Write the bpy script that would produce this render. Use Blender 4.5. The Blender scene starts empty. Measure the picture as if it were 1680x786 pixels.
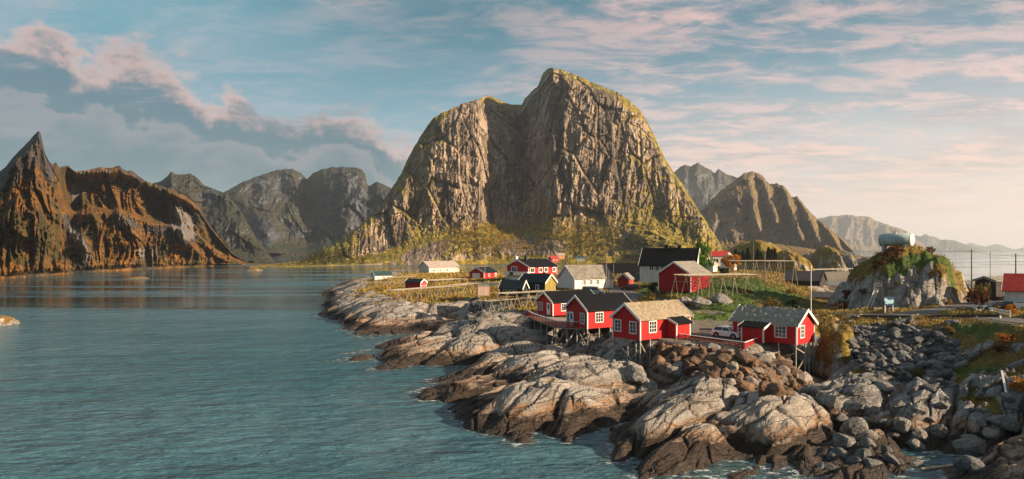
import bpy, bmesh, math, random
import numpy as np
from mathutils import Vector, Matrix
random.seed(7)
R = math.radians
scene = bpy.context.scene
COL = scene.collection

# ------------------------------------------------------------------ camera
F = 1095.0            # focal length in photograph pixels (1680 wide)
CX, CY, H0 = 840.0, 412.0, 16.0   # principal column, horizon row, eye height
cam = bpy.data.cameras.new('camera')
cam.sensor_width = 36.0
cam.lens = 36.0 * F / 1680.0
cam.shift_y = (CY - 393.0) / 1680.0
cam.clip_start = 0.5
cam.clip_end = 60000
camo = bpy.data.objects.new('camera', cam)
COL.objects.link(camo)
camo.location = (0, 0, H0)
camo.rotation_euler = (R(90), 0, 0)
scene.camera = camo

# ------------------------------------------------------------------ node helpers
def nd(t, typ, **kw):
    n = t.nodes.new(typ)
    for k, v in kw.items():
        setattr(n, k, v)
    return n
def setin(t, n, key, v):
    s = n.inputs[key]
    if isinstance(v, bpy.types.NodeSocket): t.links.new(v, s)
    else:
        if isinstance(v, (tuple, list)) and len(v) == 3 and s.type == 'RGBA': v = (*v, 1)
        s.default_value = v
def mth(t, op, a, b=0.0, c=0.0, clamp=False):
    n = nd(t, 'ShaderNodeMath', operation=op, use_clamp=clamp)
    setin(t, n, 0, a); setin(t, n, 1, b); setin(t, n, 2, c)
    return n.outputs[0]
def sstep(t, x, lo, hi, a=0.0, b=1.0):
    n = nd(t, 'ShaderNodeMapRange', interpolation_type='SMOOTHSTEP')
    setin(t, n, 0, x); setin(t, n, 1, lo); setin(t, n, 2, hi); setin(t, n, 3, a); setin(t, n, 4, b)
    return n.outputs[0]
def mixc(t, f, a, b, blend='MIX'):
    n = nd(t, 'ShaderNodeMix', data_type='RGBA', blend_type=blend)
    setin(t, n, 0, f); setin(t, n, 6, a); setin(t, n, 7, b)
    return n.outputs[2]
def noise(t, vec, scale, detail=4, rough=.55, dist=0.0):
    n = nd(t, 'ShaderNodeTexNoise')
    if vec is not None: setin(t, n, 'Vector', vec)
    setin(t, n, 'Scale', scale); setin(t, n, 'Detail', detail); setin(t, n, 'Roughness', rough); setin(t, n, 'Distortion', dist)
    return n.outputs[0]
def ramp(t, x, stops):
    n = nd(t, 'ShaderNodeValToRGB')
    e = n.color_ramp.elements
    while len(e) < len(stops): e.new(.5)
    for i, (p, c) in enumerate(stops):
        e[i].position = p; e[i].color = (*c, 1)
    setin(t, n, 0, x)
    return n.outputs[0]
def comb(t, x, y, z):
    n = nd(t, 'ShaderNodeCombineXYZ')
    setin(t, n, 0, x); setin(t, n, 1, y); setin(t, n, 2, z)
    return n.outputs[0]
def vmap(t, vec, scale=(1, 1, 1), rot=(0, 0, 0), loc=(0, 0, 0)):
    n = nd(t, 'ShaderNodeMapping')
    setin(t, n, 'Vector', vec); n.inputs['Scale'].default_value = scale
    n.inputs['Rotation'].default_value = rot; n.inputs['Location'].default_value = loc
    return n.outputs[0]

# ------------------------------------------------------------------ world, sun, exposure
SUN_EL, SUN_AZ = R(20.0), R(109.0)      # azimuth clockwise from +Y: from the right, a little behind the camera
sun_dir = Vector((math.sin(SUN_AZ) * math.cos(SUN_EL), math.cos(SUN_AZ) * math.cos(SUN_EL), math.sin(SUN_EL)))
sl = bpy.data.lights.new('sun', 'SUN')
sl.energy = 5.0
sl.angle = R(0.6)
sl.color = (1.0, 0.75, 0.50)
so = bpy.data.objects.new('sun', sl)
COL.objects.link(so)
so.rotation_euler = sun_dir.to_track_quat('Z', 'Y').to_euler()

scene.view_settings.view_transform = 'Standard'
scene.view_settings.look = 'None'
scene.view_settings.exposure = 1.1
scene.view_settings.gamma = 1.0

w = bpy.data.worlds.new('World')
scene.world = w
w.use_nodes = True
t = w.node_tree
t.nodes.clear()
tc = nd(t, 'ShaderNodeTexCoord').outputs['Generated']
sp = nd(t, 'ShaderNodeSeparateXYZ'); setin(t, sp, 0, tc)
dx, dy, dz = sp.outputs
el = mth(t, 'MAXIMUM', dz, 0.0)
hyp = mth(t, 'SQRT', mth(t, 'ADD', mth(t, 'MULTIPLY', dx, dx), mth(t, 'MULTIPLY', dy, dy)))
sa = mth(t, 'DIVIDE', dx, mth(t, 'MAXIMUM', hyp, 0.001))       # sine of the azimuth: -1 left, +1 right
sky = nd(t, 'ShaderNodeTexSky', sky_type='NISHITA', sun_disc=False, sun_elevation=SUN_EL, sun_rotation=SUN_AZ)
# clear air: teal above, pale towards the horizon
air = ramp(t, el, [(0.0, (.62, .64, .67)), (.10, (.46, .55, .61)), (.19, (.22, .40, .47)), (.33, (.050, .19, .245)), (.50, (.22, .34, .40)), (1.0, (.40, .46, .50))])
air = mixc(t, mth(t, 'MULTIPLY', sstep(t, sa, -.12, -.50), sstep(t, el, .16, .30)), air, (.15, .36, .43))
warm = mth(t, 'MULTIPLY', sstep(t, sa, -.15, .62), sstep(t, el, .0, .30, 1.0, .0))
air = mixc(t, warm, air, (1.0, .80, .68))
# high streaky cloud in perspective on a flat layer
den = mth(t, 'ADD', el, 0.10)
pv = comb(t, mth(t, 'DIVIDE', dx, den), mth(t, 'DIVIDE', dy, den), 0.0)
n1 = noise(t, vmap(t, pv, (1.0, 1.7, 1), (0, 0, R(32)), (3.1, 1.7, 0)), 1.0, 9, .64, .5)
n2 = noise(t, vmap(t, pv, (2.6, 5.0, 1), (0, 0, R(38)), (8.3, 2.2, 4)), 1.1, 8, .66, .4)
n3 = noise(t, vmap(t, pv, (.35, .5, 1), (0, 0, R(20)), (5.3, 9.2, 2)), 1.0, 3, .5, .2)
cm = sstep(t, mth(t, 'ADD', mth(t, 'MULTIPLY', n1, .65), mth(t, 'MULTIPLY', n2, .45)), .40, .60)
side = sstep(t, sa, -.25, .40, .38, 1.0)
cm = mth(t, 'MULTIPLY', mth(t, 'MULTIPLY', cm, side), mth(t, 'MULTIPLY', sstep(t, el, .015, .09), sstep(t, n3, .34, .52, .70, 1.0)))
under = sstep(t, n2, .40, .62)
ccol = mixc(t, under, (.27, .335, .39), (.98, .63, .54))
ccol = mixc(t, sstep(t, el, .30, .05, 0.0, .55), ccol, (1.0, .74, .58))
ccol = mixc(t, sstep(t, sa, .1, -.3, 0.0, .55), ccol, (.36, .45, .50))
skyc = mixc(t, mth(t, 'MULTIPLY', cm, .86), air, ccol)
# cloud bank above the fjord on the left
e0 = noise(t, vmap(t, tc, (7, 7, 10), (0, 0, 0), (1.3, .2, .5)), 1.0, 8, .60, .25)
e1 = noise(t, vmap(t, tc, (3.0, 3.0, 14), (0, 0, 0), (4.3, 2.2, .5)), 1.0, 6, .60, .5)
edge = mth(t, 'ADD', mth(t, 'MULTIPLY_ADD', sa, -.18, .150), mth(t, 'MULTIPLY', mth(t, 'SUBTRACT', e0, .5), .26))
dep = mth(t, 'SUBTRACT', edge, el)
bank = mth(t, 'MULTIPLY', sstep(t, dep, -.012, .026), sstep(t, sa, .02, -.22))
bank = mth(t, 'MULTIPLY', bank, sstep(t, el, .02, .12, .35, 1.0))
bcol = mixc(t, sstep(t, dep, .000, .042), (.92, .53, .40), (.085, .165, .195))
bcol = mixc(t, mth(t, 'MULTIPLY', sstep(t, e1, .48, .66), .75), bcol, mixc(t, sstep(t, el, .05, .16), (.20, .28, .315), (.085, .155, .185)))
dep2 = mth(t, 'ADD', mth(t, 'SUBTRACT', dep, .062), mth(t, 'MULTIPLY', mth(t, 'SUBTRACT', e1, .5), .11))
lobe = mth(t, 'MULTIPLY', sstep(t, dep2, -.004, .008), sstep(t, dep2, .004, .060, 1, 0))
bcol = mixc(t, mth(t, 'MULTIPLY', lobe, .34), bcol, (.58, .44, .40))
skyc = mixc(t, mth(t, 'MULTIPLY', bank, .92), skyc, bcol)
# ragged dark wisps above the bank
wm = mth(t, 'MULTIPLY', sstep(t, mth(t, 'ADD', mth(t, 'MULTIPLY', e0, .5), mth(t, 'MULTIPLY', n1, .5)), .52, .64), sstep(t, sa, .15, -.15))
wm = mth(t, 'MULTIPLY', wm, sstep(t, el, .10, .22))
skyc = mixc(t, mth(t, 'MULTIPLY', wm, .72), skyc, mixc(t, sstep(t, n2, .45, .6), (.135, .235, .275), (.58, .46, .42)))
below = sstep(t, dz, -.02, .0)
skyc = mixc(t, below, (.25, .28, .30), skyc)
skyc = mixc(t, sstep(t, dy, -.45, .25, .55, 0.0), skyc, (.05, .09, .12))      # sky behind the viewer darkened to cut the fill light
bright = nd(t, 'ShaderNodeVectorMath', operation='SCALE')
setin(t, bright, 0, skyc); bright.inputs['Scale'].default_value = 4.8
fin = mixc(t, .90, sky.outputs[0], bright.outputs[0])
bg = nd(t, 'ShaderNodeBackground')
setin(t, bg, 0, fin); bg.inputs[1].default_value = 0.10
wo = nd(t, 'ShaderNodeOutputWorld')
t.links.new(bg.outputs[0], wo.inputs[0])

# ------------------------------------------------------------------ numeric noise
def _hash(ix, iy, s):
    h = (ix.astype(np.int64) * 374761393 + iy.astype(np.int64) * 668265263 + s * 1442695041) & 0xffffffff
    h = ((h ^ (h >> 13)) * 1274126177) & 0xffffffff
    h = ((h ^ (h >> 16)) * 2246822519) & 0xffffffff
    return ((h ^ (h >> 15)) & 0xffffff) / float(0x1000000)
def perlin(x, y, s=0):
    x = np.asarray(x, float); y = np.asarray(y, float)
    ix = np.floor(x); iy = np.floor(y); fx = x - ix; fy = y - iy
    u = fx * fx * fx * (fx * (fx * 6 - 15) + 10); v = fy * fy * fy * (fy * (fy * 6 - 15) + 10)
    def g(a, b):
        an = _hash(ix + a, iy + b, s) * 2 * np.pi
        return np.cos(an) * (fx - a) + np.sin(an) * (fy - b)
    return 1.5 * ((g(0, 0) * (1 - u) + g(1, 0) * u) * (1 - v) + (g(0, 1) * (1 - u) + g(1, 1) * u) * v)
def fbm(x, y, s=0, o=4, gain=.5):
    r = 0; a = 1.0; f = 1.0
    for i in range(o):
        r = r + a * perlin(x * f, y * f, s + i * 17); a *= gain; f *= 2.03
    return r
def ridged(x, y, s=0, o=4, gain=.5):
    r = 0; a = 1.0; f = 1.0; n = 0
    for i in range(o):
        r = r + a * (1 - 2 * np.abs(perlin(x * f, y * f, s + i * 31))); n += a; a *= gain; f *= 2.07
    return r / n
def voro(x, y, s=0):
    x = np.asarray(x, float); y = np.asarray(y, float)
    ix = np.floor(x); iy = np.floor(y)
    f1 = np.full(x.shape, 9.0); f2 = np.full(x.shape, 9.0); idn = np.zeros(x.shape)
    for a in (-1, 0, 1):
        for b in (-1, 0, 1):
            cx = ix + a; cy = iy + b
            px = cx + .1 + .8 * _hash(cx, cy, s); py = cy + .1 + .8 * _hash(cx, cy, s + 5)
            d = np.hypot(px - x, py - y)
            m = d < f1
            f2 = np.where(m, f1, np.minimum(f2, d)); idn = np.where(m, _hash(cx, cy, s + 9), idn); f1 = np.where(m, d, f1)
    return f1, f2, idn
def ss(x, a, b):
    q = np.clip((x - a) / (b - a), 0, 1)
    return q * q * (3 - 2 * q)

def P(px, py, Y): return Vector(((px - CX) / F * Y, Y, H0 - (py - CY) / F * Y))
def Yz(py, z): return (H0 - z) * F / (py - CY)
def PZ(px, py, z): return P(px, py, Yz(py, z))

# ------------------------------------------------------------------ object helpers
def tag(o, label=None, cat=None, group=None, kind=None):
    if label: o['label'] = label
    if cat: o['category'] = cat
    if group: o['group'] = group
    if kind: o['kind'] = kind
    return o
def empty(name, loc, rz=0.0, label=None, cat=None, group=None):
    o = bpy.data.objects.new(name, None)
    o.empty_display_size = .3
    COL.objects.link(o)
    o.location = loc; o.rotation_euler = (0, 0, rz)
    return tag(o, label, cat, group)
def link_mesh(name, me, m, parent=None):
    o = bpy.data.objects.new(name, me)
    if m is not None:
        me.materials.clear()
        for k in (m if isinstance(m, (list, tuple)) else [m]): me.materials.append(k)
    COL.objects.link(o)
    if parent: o.parent = parent
    return o
def fast_mesh(name, V, Fa, smooth=True):
    V = np.asarray(V, np.float32); Fa = np.asarray(Fa, np.int32)
    me = bpy.data.meshes.new(name)
    n, k = Fa.shape
    me.vertices.add(len(V)); me.vertices.foreach_set('co', V.ravel())
    me.loops.add(n * k); me.loops.foreach_set('vertex_index', Fa.ravel())
    me.polygons.add(n); me.polygons.foreach_set('loop_start', np.arange(0, n * k, k, dtype=np.int32))
    try: me.polygons.foreach_set('loop_total', np.full(n, k, dtype=np.int32))
    except Exception: pass
    me.polygons.foreach_set('use_smooth', np.full(n, smooth, dtype=bool))
    me.update(calc_edges=True); me.validate()
    return me
def grid_mesh(name, X, Y, Z, attrs=None, smooth=True):
    r, c = X.shape
    V = np.stack([X, Y, Z], -1).reshape(-1, 3)
    i = np.arange(r * c).reshape(r, c)
    Fa = np.stack([i[:-1, :-1], i[:-1, 1:], i[1:, 1:], i[1:, :-1]], -1).reshape(-1, 4)
    me = fast_mesh(name, V, Fa, smooth)
    for k, a in (attrs or {}).items():
        at = me.attributes.new(k, 'FLOAT', 'POINT')
        at.data.foreach_set('value', np.asarray(a, np.float32).ravel())
    return me

# ------------------------------------------------------------------ materials
MATS = {}
def newmat(name):
    m = bpy.data.materials.new(name)
    m.use_nodes = True
    t = m.node_tree
    b = t.nodes['Principled BSDF']
    MATS[name] = m
    return m, t, b
def bump(t, b, h, strength=.5, dist=.1):
    n = nd(t, 'ShaderNodeBump')
    setin(t, n, 'Height', h); n.inputs['Strength'].default_value = strength; n.inputs['Distance'].default_value = dist
    t.links.new(n.outputs[0], b.inputs['Normal'])
    return n
def attr(t, name):
    return nd(t, 'ShaderNodeAttribute', attribute_name=name).outputs['Fac']
def simple(name, c, rough=.7, var=.25, scale=1.5, bmp=0.0, bscale=8.0, metal=0.0, c2=None):
    m, t, b = newmat(name)
    o = nd(t, 'ShaderNodeTexCoord').outputs['Object']
    n = noise(t, o, scale, 5, .6)
    f = sstep(t, n, .32, .68)
    d = c2 or tuple(k * (1 - var) for k in c)
    setin(t, b, 'Base Color', mixc(t, f, d, c))
    b.inputs['Roughness'].default_value = rough
    b.inputs['Metallic'].default_value = metal
    if bmp: bump(t, b, noise(t, o, bscale, 4, .6), bmp, .05)
    return m

def cracks(t, vec, scale, warp, wscale, width=.05):
    """1 on the stone, 0 along narrow fracture lines."""
    n = nd(t, 'ShaderNodeTexNoise'); setin(t, n, 'Vector', vec); n.inputs['Scale'].default_value = wscale * 1.7; n.inputs['Detail'].default_value = 4
    off = nd(t, 'ShaderNodeVectorMath', operation='SCALE'); setin(t, off, 0, n.outputs['Color']); off.inputs['Scale'].default_value = warp / scale
    ad = nd(t, 'ShaderNodeVectorMath', operation='ADD'); setin(t, ad, 0, vec); setin(t, ad, 1, off.outputs[0])
    v = nd(t, 'ShaderNodeTexVoronoi', feature='DISTANCE_TO_EDGE'); setin(t, v, 'Vector', ad.outputs[0]); v.inputs['Scale'].default_value = scale
    return sstep(t, v.outputs['Distance'], .0, width)
def terrain_rock(name, light, mid, dark, v1, v2, v3, stretch, scl, bmpd, streak=1.0, wet=False, vnoise=.5, screec=None):
    """Rock with streaks and cracks, plants where the 'veg' attribute says, scree where 'scree' says."""
    m, t, b = newmat(name)
    g = nd(t, 'ShaderNodeNewGeometry')
    pos = g.outputs['Position']
    s = vmap(t, pos, stretch)
    a = noise(t, s, scl, 8, .62, .3)
    c = noise(t, vmap(t, pos, stretch, (0, 0, .4), (7, 3, 1)), scl * 4.3, 6, .6, .2)
    big = noise(t, pos, scl * .22, 4, .5)
    col = ramp(t, a, [(.30, dark), (.45, mid), (.58, light), (.72, mid)])
    col = mixc(t, mth(t, 'MULTIPLY', sstep(t, c, .38, .52, 1, 0), .65 * streak), col, dark)
    col = mixc(t, mth(t, 'MULTIPLY', sstep(t, big, .42, .62), .45), col, mid)
    ck = cracks(t, s, scl * 1.6, .9, scl); ck2 = cracks(t, s, scl * 5.0, .6, scl * 2)
    col = mixc(t, mth(t, 'MULTIPLY', mth(t, 'SUBTRACT', 1.0, ck), .8), col, dark)
    col = mixc(t, mth(t, 'MULTIPLY', mth(t, 'SUBTRACT', 1.0, ck2), .5), col, dark)
    stn = noise(t, vmap(t, pos, (stretch[0], stretch[1], .05)), scl * .8, 5, .6, .4)
    col = mixc(t, sstep(t, stn, .47, .60, 0, .72), col, dark)
    col = mixc(t, sstep(t, stn, .44, .34, 0, .35), col, light)
    hgt = mth(t, 'ADD', mth(t, 'MULTIPLY', a, .7), mth(t, 'MULTIPLY', c, .4))
    gr = noise(t, pos, scl * 3.1, 6, .65)
    gb = noise(t, pos, scl * .6, 4, .55)
    veg = mixc(t, sstep(t, gr, .36, .64), v1, v2)
    veg = mixc(t, sstep(t, gb, .46, .62), veg, v3)
    va = mth(t, 'ADD', attr(t, 'veg'), mth(t, 'MULTIPLY', mth(t, 'SUBTRACT', gr, .5), vnoise))
    vf = sstep(t, va, .40, .58)
    scf = sstep(t, mth(t, 'ADD', attr(t, 'scree'), mth(t, 'MULTIPLY', mth(t, 'SUBTRACT', gr, .5), .8)), .4, .6)
    col = mixc(t, scf, col, mixc(t, sstep(t, c, .35, .65), tuple(k * .6 for k in (screec or mid)), screec or mid))
    col = mixc(t, vf, col, veg)
    rough = .85
    setin(t, b, 'Roughness', .85)
    b.inputs['Specular IOR Level'].default_value = .25
    setin(t, b, 'Base Color', col)
    bump(t, b, mth(t, 'ADD', mth(t, 'ADD', hgt, mth(t, 'MULTIPLY', gr, .5)), mth(t, 'MULTIPLY', ck, .5)), .8, bmpd)
    return m, t, b, col
# ------------------------------------------------------------------ water
def make_water():
    m, t, b = newmat('sea_water')
    pos = nd(t, 'ShaderNodeNewGeometry').outputs['Position']
    w1 = noise(t, vmap(t, pos, (.40, .95, 1), (0, 0, R(12))), 1.0, 5, .58, .4)
    w2 = noise(t, vmap(t, pos, (.10, .24, 1), (0, 0, R(-14))), 1.0, 3, .5, .3)
    calm = noise(t, vmap(t, pos, (.0035, .016, 1), (0, 0, R(-8)), (2.2, .7, 0)), 1.0, 5, .55, .8)
    sy = nd(t, 'ShaderNodeSeparateXYZ'); setin(t, sy, 0, pos)
    near = sstep(t, mth(t, 'ADD', sy.outputs[1], mth(t, 'MULTIPLY', mth(t, 'SUBTRACT', calm, .5), 380)), 80, 200, .34, 0.0)
    cf = sstep(t, mth(t, 'ADD', calm, near), .50, .64, .07, 1.0)
    hgt = mth(t, 'MULTIPLY', mth(t, 'ADD', mth(t, 'MULTIPLY', w1, .80), mth(t, 'MULTIPLY', w2, 1.5)), cf)
    base = mixc(t, cf, (.006, .030, .040), (.060, .150, .190))  # paler base on rippled water stands in for reflected sky sheen
    big = noise(t, vmap(t, pos, (.012, .03, 1), (0, 0, R(20))), 1.0, 4, .55)
    base = mixc(t, sstep(t, big, .40, .62), base, (.030, .108, .140))
    sh = attr(t, 'shore')
    base = mixc(t, mth(t, 'MULTIPLY', sstep(t, sh, .05, .5), .6), base, (.030, .060, .055))
    fo = mth(t, 'MULTIPLY', sstep(t, sh, .35, .85), sstep(t, noise(t, vmap(t, pos, (1.0, 1.6, 1)), 1.1, 6, .7), .50, .62))
    base = mixc(t, mth(t, 'MULTIPLY', fo, .85), base, (.62, .68, .70))
    setin(t, b, 'Base Color', base)
    setin(t, b, 'Roughness', mth(t, 'MULTIPLY_ADD', cf, .14, .03))
    b.inputs['IOR'].default_value = 1.5
    bump(t, b, hgt, 1.0, 1.15)
    V = []; Fa = []
    xs = [-30000, -6000, -1500, -400, 0, 400, 1500, 6000, 30000]
    ys = [-300, 20, 60, 120, 300, 900, 2500, 8000, 40000]
    for y in ys:
        for x in xs: V.append((x, y, 0))
    n = len(xs)
    for j in range(len(ys) - 1):
        for i in range(n - 1): Fa.append((j * n + i, j * n + i + 1, (j + 1) * n + i + 1, (j + 1) * n + i))
    o = link_mesh('water', fast_mesh('water', V, Fa, False), m)
    tag(o, 'calm teal fjord water with wind ripples and smooth pale streaks', 'water', kind='structure')
make_water()

# ------------------------------------------------------------------ mountains
def li(pts, u):
    p = np.array(pts, float)
    return np.interp(u, p[:, 0], p[:, 1])
SURF = {}
def mountain(name, label, ridge, base, Yb, Yt, nu, nt, prof, disp, material, veg, back=350, rough=1.2, seed=1, kind='structure', lump=0.0):
    u0, u1 = ridge[0][0], ridge[-1][0]
    u = np.linspace(u0, u1, nu)
    rp = li(ridge, u)
    yb = li(Yb, u); bp = CY + (H0 - .4) * F / yb
    fade = np.clip((bp - rp) / 25, 0, 1)
    rp = rp + fade * rough * (fbm(u / 9, u * 0 + 3, seed, 4, .6))
    rp = np.minimum(rp, bp - .3)
    yt = li(Yt, u)
    tt = np.linspace(0, 1, nt)
    U, T = np.meshgrid(u, tt)
    PY = bp[None] + (rp - bp)[None] * T
    gp = li(prof, np.linspace(0, 1, 201)); kk = np.ones(31) / 31; gp = np.convolve(np.concatenate([2 * gp[0] - gp[15:0:-1], gp, 2 * gp[-1] - gp[-2:-17:-1]]), kk, 'valid'); gp = (gp - gp[0]) / (gp[-1] - gp[0])
    g = np.interp(T, np.linspace(0, 1, 201), gp)
    Y = yb[None] + (yt - yb)[None] * g
    X = (U - CX) / F * Y; Z = H0 - (PY - CY) / F * Y
    xb = (u - CX) / F * yb; S = np.concatenate([[0], np.cumsum(np.hypot(np.diff(xb), np.diff(yb)))])[None] + 0 * T
    D = disp(U, T, S, Z + .3 * (Y - yb[None])) * fade[None] * ss(T, 0, .06) * (1 - .75 * ss(T, .93, 1.0))
    Y = Y + D
    Y = np.minimum(Y, yt[None] + 40)
    X = (U - CX) / F * Y; Z = H0 - (PY - CY) / F * Y
    # slope for the plants
    dzu = np.gradient(Z, axis=0); dyu = np.gradient(Y, axis=0)
    dxu = np.gradient(X, axis=0); slope = np.abs(dzu) / (np.abs(dzu) + np.hypot(dxu, dyu) + 1e-6)
    VG, SC = veg(U, T, S, Z, slope, PY)
    # closing rows: foot below water, back side down to the sea
    rows = 10
    Xb = []; Yb_ = []; Zb = []
    for k in range(1, rows + 1):
        q = k / rows
        yk = Y[-1] + back * q + 12 * q * fbm(u / 14, u * 0 + k, seed + k)
        Yb_.append(yk); Xb.append((u - CX) / F * yk); Zb.append(Z[-1] * (1 - q) ** 1.2 - 6 * q)
    X = np.vstack([X[:1], X, np.array(Xb)]); Z = np.vstack([Z[:1] * 0 - 8, Z, np.array(Zb)]); Y = np.vstack([Y[:1] - 2, Y, np.array(Yb_)])
    pad = lambda A: np.vstack([A[:1], A, np.repeat(A[-1:], rows, 0)])
    o = link_mesh(name, grid_mesh(name, X, Y, Z, {'veg': pad(VG), 'scree': pad(SC)}), material)
    o2 = tag(o, label, 'mountain', kind=kind)
    SURF[name] = (U, PY, X[1:nt + 1], Y[1:nt + 1], Z[1:nt + 1])
    return o2

M_main, _, _, _ = terrain_rock('cliff_rock', (.42, .325, .235), (.20, .155, .115), (.036, .030, .026),
    (.085, .090, .015), (.31, .215, .026), (.14, .115, .018), (1, .4, .22), .045, 4.0)
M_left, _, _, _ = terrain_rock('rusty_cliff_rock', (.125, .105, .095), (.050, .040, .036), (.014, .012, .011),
    (.048, .030, .009), (.24, .105, .017), (.060, .048, .010), (.40, 1, .26), .04, 5.0, vnoise=.7, screec=(.20, .185, .175))  # tones darkened to stand in for cloud shadow, bright plants for the lit band
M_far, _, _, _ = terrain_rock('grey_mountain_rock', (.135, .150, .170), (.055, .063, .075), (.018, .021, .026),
    (.032, .034, .024), (.052, .046, .030), (.028, .034, .024), (1, .35, .25), .014, 10.0)  # darkened and blued to stand in for the main mountain's shadow
M_right, _, _, _ = terrain_rock('warm_grey_mountain_rock', (.26, .21, .175), (.115, .096, .086), (.033, .030, .030),
    (.10, .075, .028), (.18, .115, .04), (.12, .085, .03), (1, .35, .25), .02, 8.0)

# main massif
RIDGE = [(405, 437.5), (432, 435), (470, 430), (500, 425), (515, 418), (540, 405), (560, 392), (580, 378), (600, 362), (620, 345), (632, 325), (645, 305), (657, 287), (668, 262), (679, 242), (695, 215),
         (711, 193), (728, 184), (744, 177), (758, 170), (771, 166), (785, 163), (798, 156.5), (808, 159), (821, 165), (840, 172), (856, 172), (860, 163), (872, 150), (883, 140), (888, 128), (892, 118), (898, 113),
         (906, 111.5), (918, 114), (931, 117.5), (948, 124), (968, 133.5), (990, 143), (1018, 154), (1035, 167), (1048, 179), (1058, 193), (1069, 213), (1080, 237), (1092, 262), (1105, 282), (1119, 301), (1133, 324), (1147, 346), (1165, 374), (1186, 406), (1200, 415)]
BASE = [(405, 438), (470, 438), (560, 436), (640, 434), (760, 432), (900, 432), (1000, 432), (1100, 430), (1200, 424)]
YB = [(405, 674), (470, 680), (640, 800), (800, 860), (1000, 850), (1100, 855), (1200, 880)]
YT = [(405, 690), (470, 760), (560, 900), (640, 1010), (720, 1070), (785, 1100), (805, 1190), (850, 1240), (866, 1225), (890, 1150), (908, 1085), (985, 1090), (1060, 1090), (1120, 1050), (1200, 960)]
OFFS = [(405, 0), (560, 0), (640, 15), (700, 18), (714, 0), (726, -50), (752, -72), (780, -50), (792, 0), (812, 40), (850, 50), (864, 30), (888, -8), (908, -66), (930, -78), (985, -64), (1020, -30), (1060, 15), (1120, 50), (1200, 60)]
def main_disp(U, T, X, Z):
    lean = U + (T - .5) * -28 * ss(U, 640, 720) * (1 - ss(U, 900, 1000))
    w = ss(T, .14, .34)
    o = li(OFFS, lean.ravel()).reshape(U.shape) * w * (1 - .35 * ss(T, .8, 1))
    wx = X + 5 * fbm(X / 60, Z / 160, 11, 3) - .04 * Z
    cl = ss(T, .15, .35)
    d = -24 * ridged(wx / 80, Z / 700 + .2, 3, 3) * cl - 9 * ridged(wx / 24, Z / 300, 4, 4, .6) * (.3 + .7 * cl)
    d += 5 * fbm(wx / 34, Z / 60, 5, 3) - 5.5 * ridged(wx / 8, Z / 60, 6, 3, .6) * (.2 + .8 * cl) + 2.6 * fbm(X / 6, Z / 11, 7, 3, .6)
    # cleaved plates: sharp steps leaning along joints
    f1, f2, idn = voro((wx + .22 * Z) / 34, (Z - .2 * X) / 95, 8)
    d += (idn - .5) * 24 * cl - 6 * (1 - ss(f2 - f1, 0, .12)) * -1 * cl
    f1, f2, idn = voro((wx - .25 * Z) / 11, (Z + .3 * X) / 30, 9)
    d += (idn - .5) * 8 * cl + 3 * (1 - ss(f2 - f1, 0, .15)) * cl
    # grassy knoll in front at the right foot
    d += -70 * np.exp(-((U - 1095) / 60) ** 2 - ((T - .17) / .12) ** 2) * (1 + .3 * fbm(X / 20, Z / 12, 9, 3))
    d += -24 * np.exp(-((U - 800) / 60) ** 2 - ((T - .14) / .10) ** 2)
    return d
def main_veg(U, T, X, Z, slope, PY):
    n = fbm(X / 40, Z / 40, 21, 4); n2 = fbm(X / 13, Z / 13, 23, 3)
    v = .54 - 1.0 * ss(slope, .28, .72) + .30 * n + .18 * n2
    v += .50 * (1 - ss(T, .16, .30 + .05 * n)) + .55 * ss(T, .955, 1.0) * ss(U, 640, 720)
    right = ss(U, 985, 1100) * (1 - .75 * ss(T, .50, .85))
    v += .72 * right
    v -= .55 * np.exp(-((U - 752) / 30) ** 2) * ss(T, .22, .32)
    v -= .40 * np.exp(-((U - 930) / 75) ** 2) * ss(T, .33, .45) * (1 - ss(T, .9, 1))
    v += .34 * np.exp(-((U - 690) / 40) ** 2) * ss(T, .1, .3)
    v -= .45 * np.exp(-((U - 640) / 34) ** 2 - ((T - .25) / .25) ** 2)
    v += .7 * (1 - ss(U, 520, 600))
    v -= .5 * (1 - ss(T, .0, .07)) * (1 - ss(U, 700, 760))
    s = np.exp(-((U - 705) / 42) ** 2 - ((PY - 412 + (U - 705) * .25) / 13) ** 2) * 1.1
    s += np.exp(-((U - 868) / 62) ** 2 - ((PY - 405) / 15) ** 2) * 1.0
    v = v - 1.4 * s * (s > .3)
    v -= 1.2 * np.exp(-(((U - 1035) * .7 + (PY - 382) * .7) / 22) ** 2 - (((U - 1035) * .7 - (PY - 382) * .7) / 9) ** 2) * -1 * 0
    v -= 1.1 * np.exp(-(((U - 1032) * .82 + (PY - 384) * .57 * -1) / 9) ** 2 * .25 - (((U - 1032) * .57 + (PY - 384) * .82) / 9) ** 2)
    return np.clip(v, 0, 1), np.clip(s, 0, 1)
mountain('mountain', 'huge steep domed rock mountain with sunlit cliff above the village', RIDGE, BASE, YB, YT, 900, 470,
         [(0, 0), (.10, .16), (.22, .42), (.34, .53), (.60, .66), (.80, .78), (.92, .90), (1, 1)], main_disp, M_main, main_veg, back=420, rough=1.6, seed=2)

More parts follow.
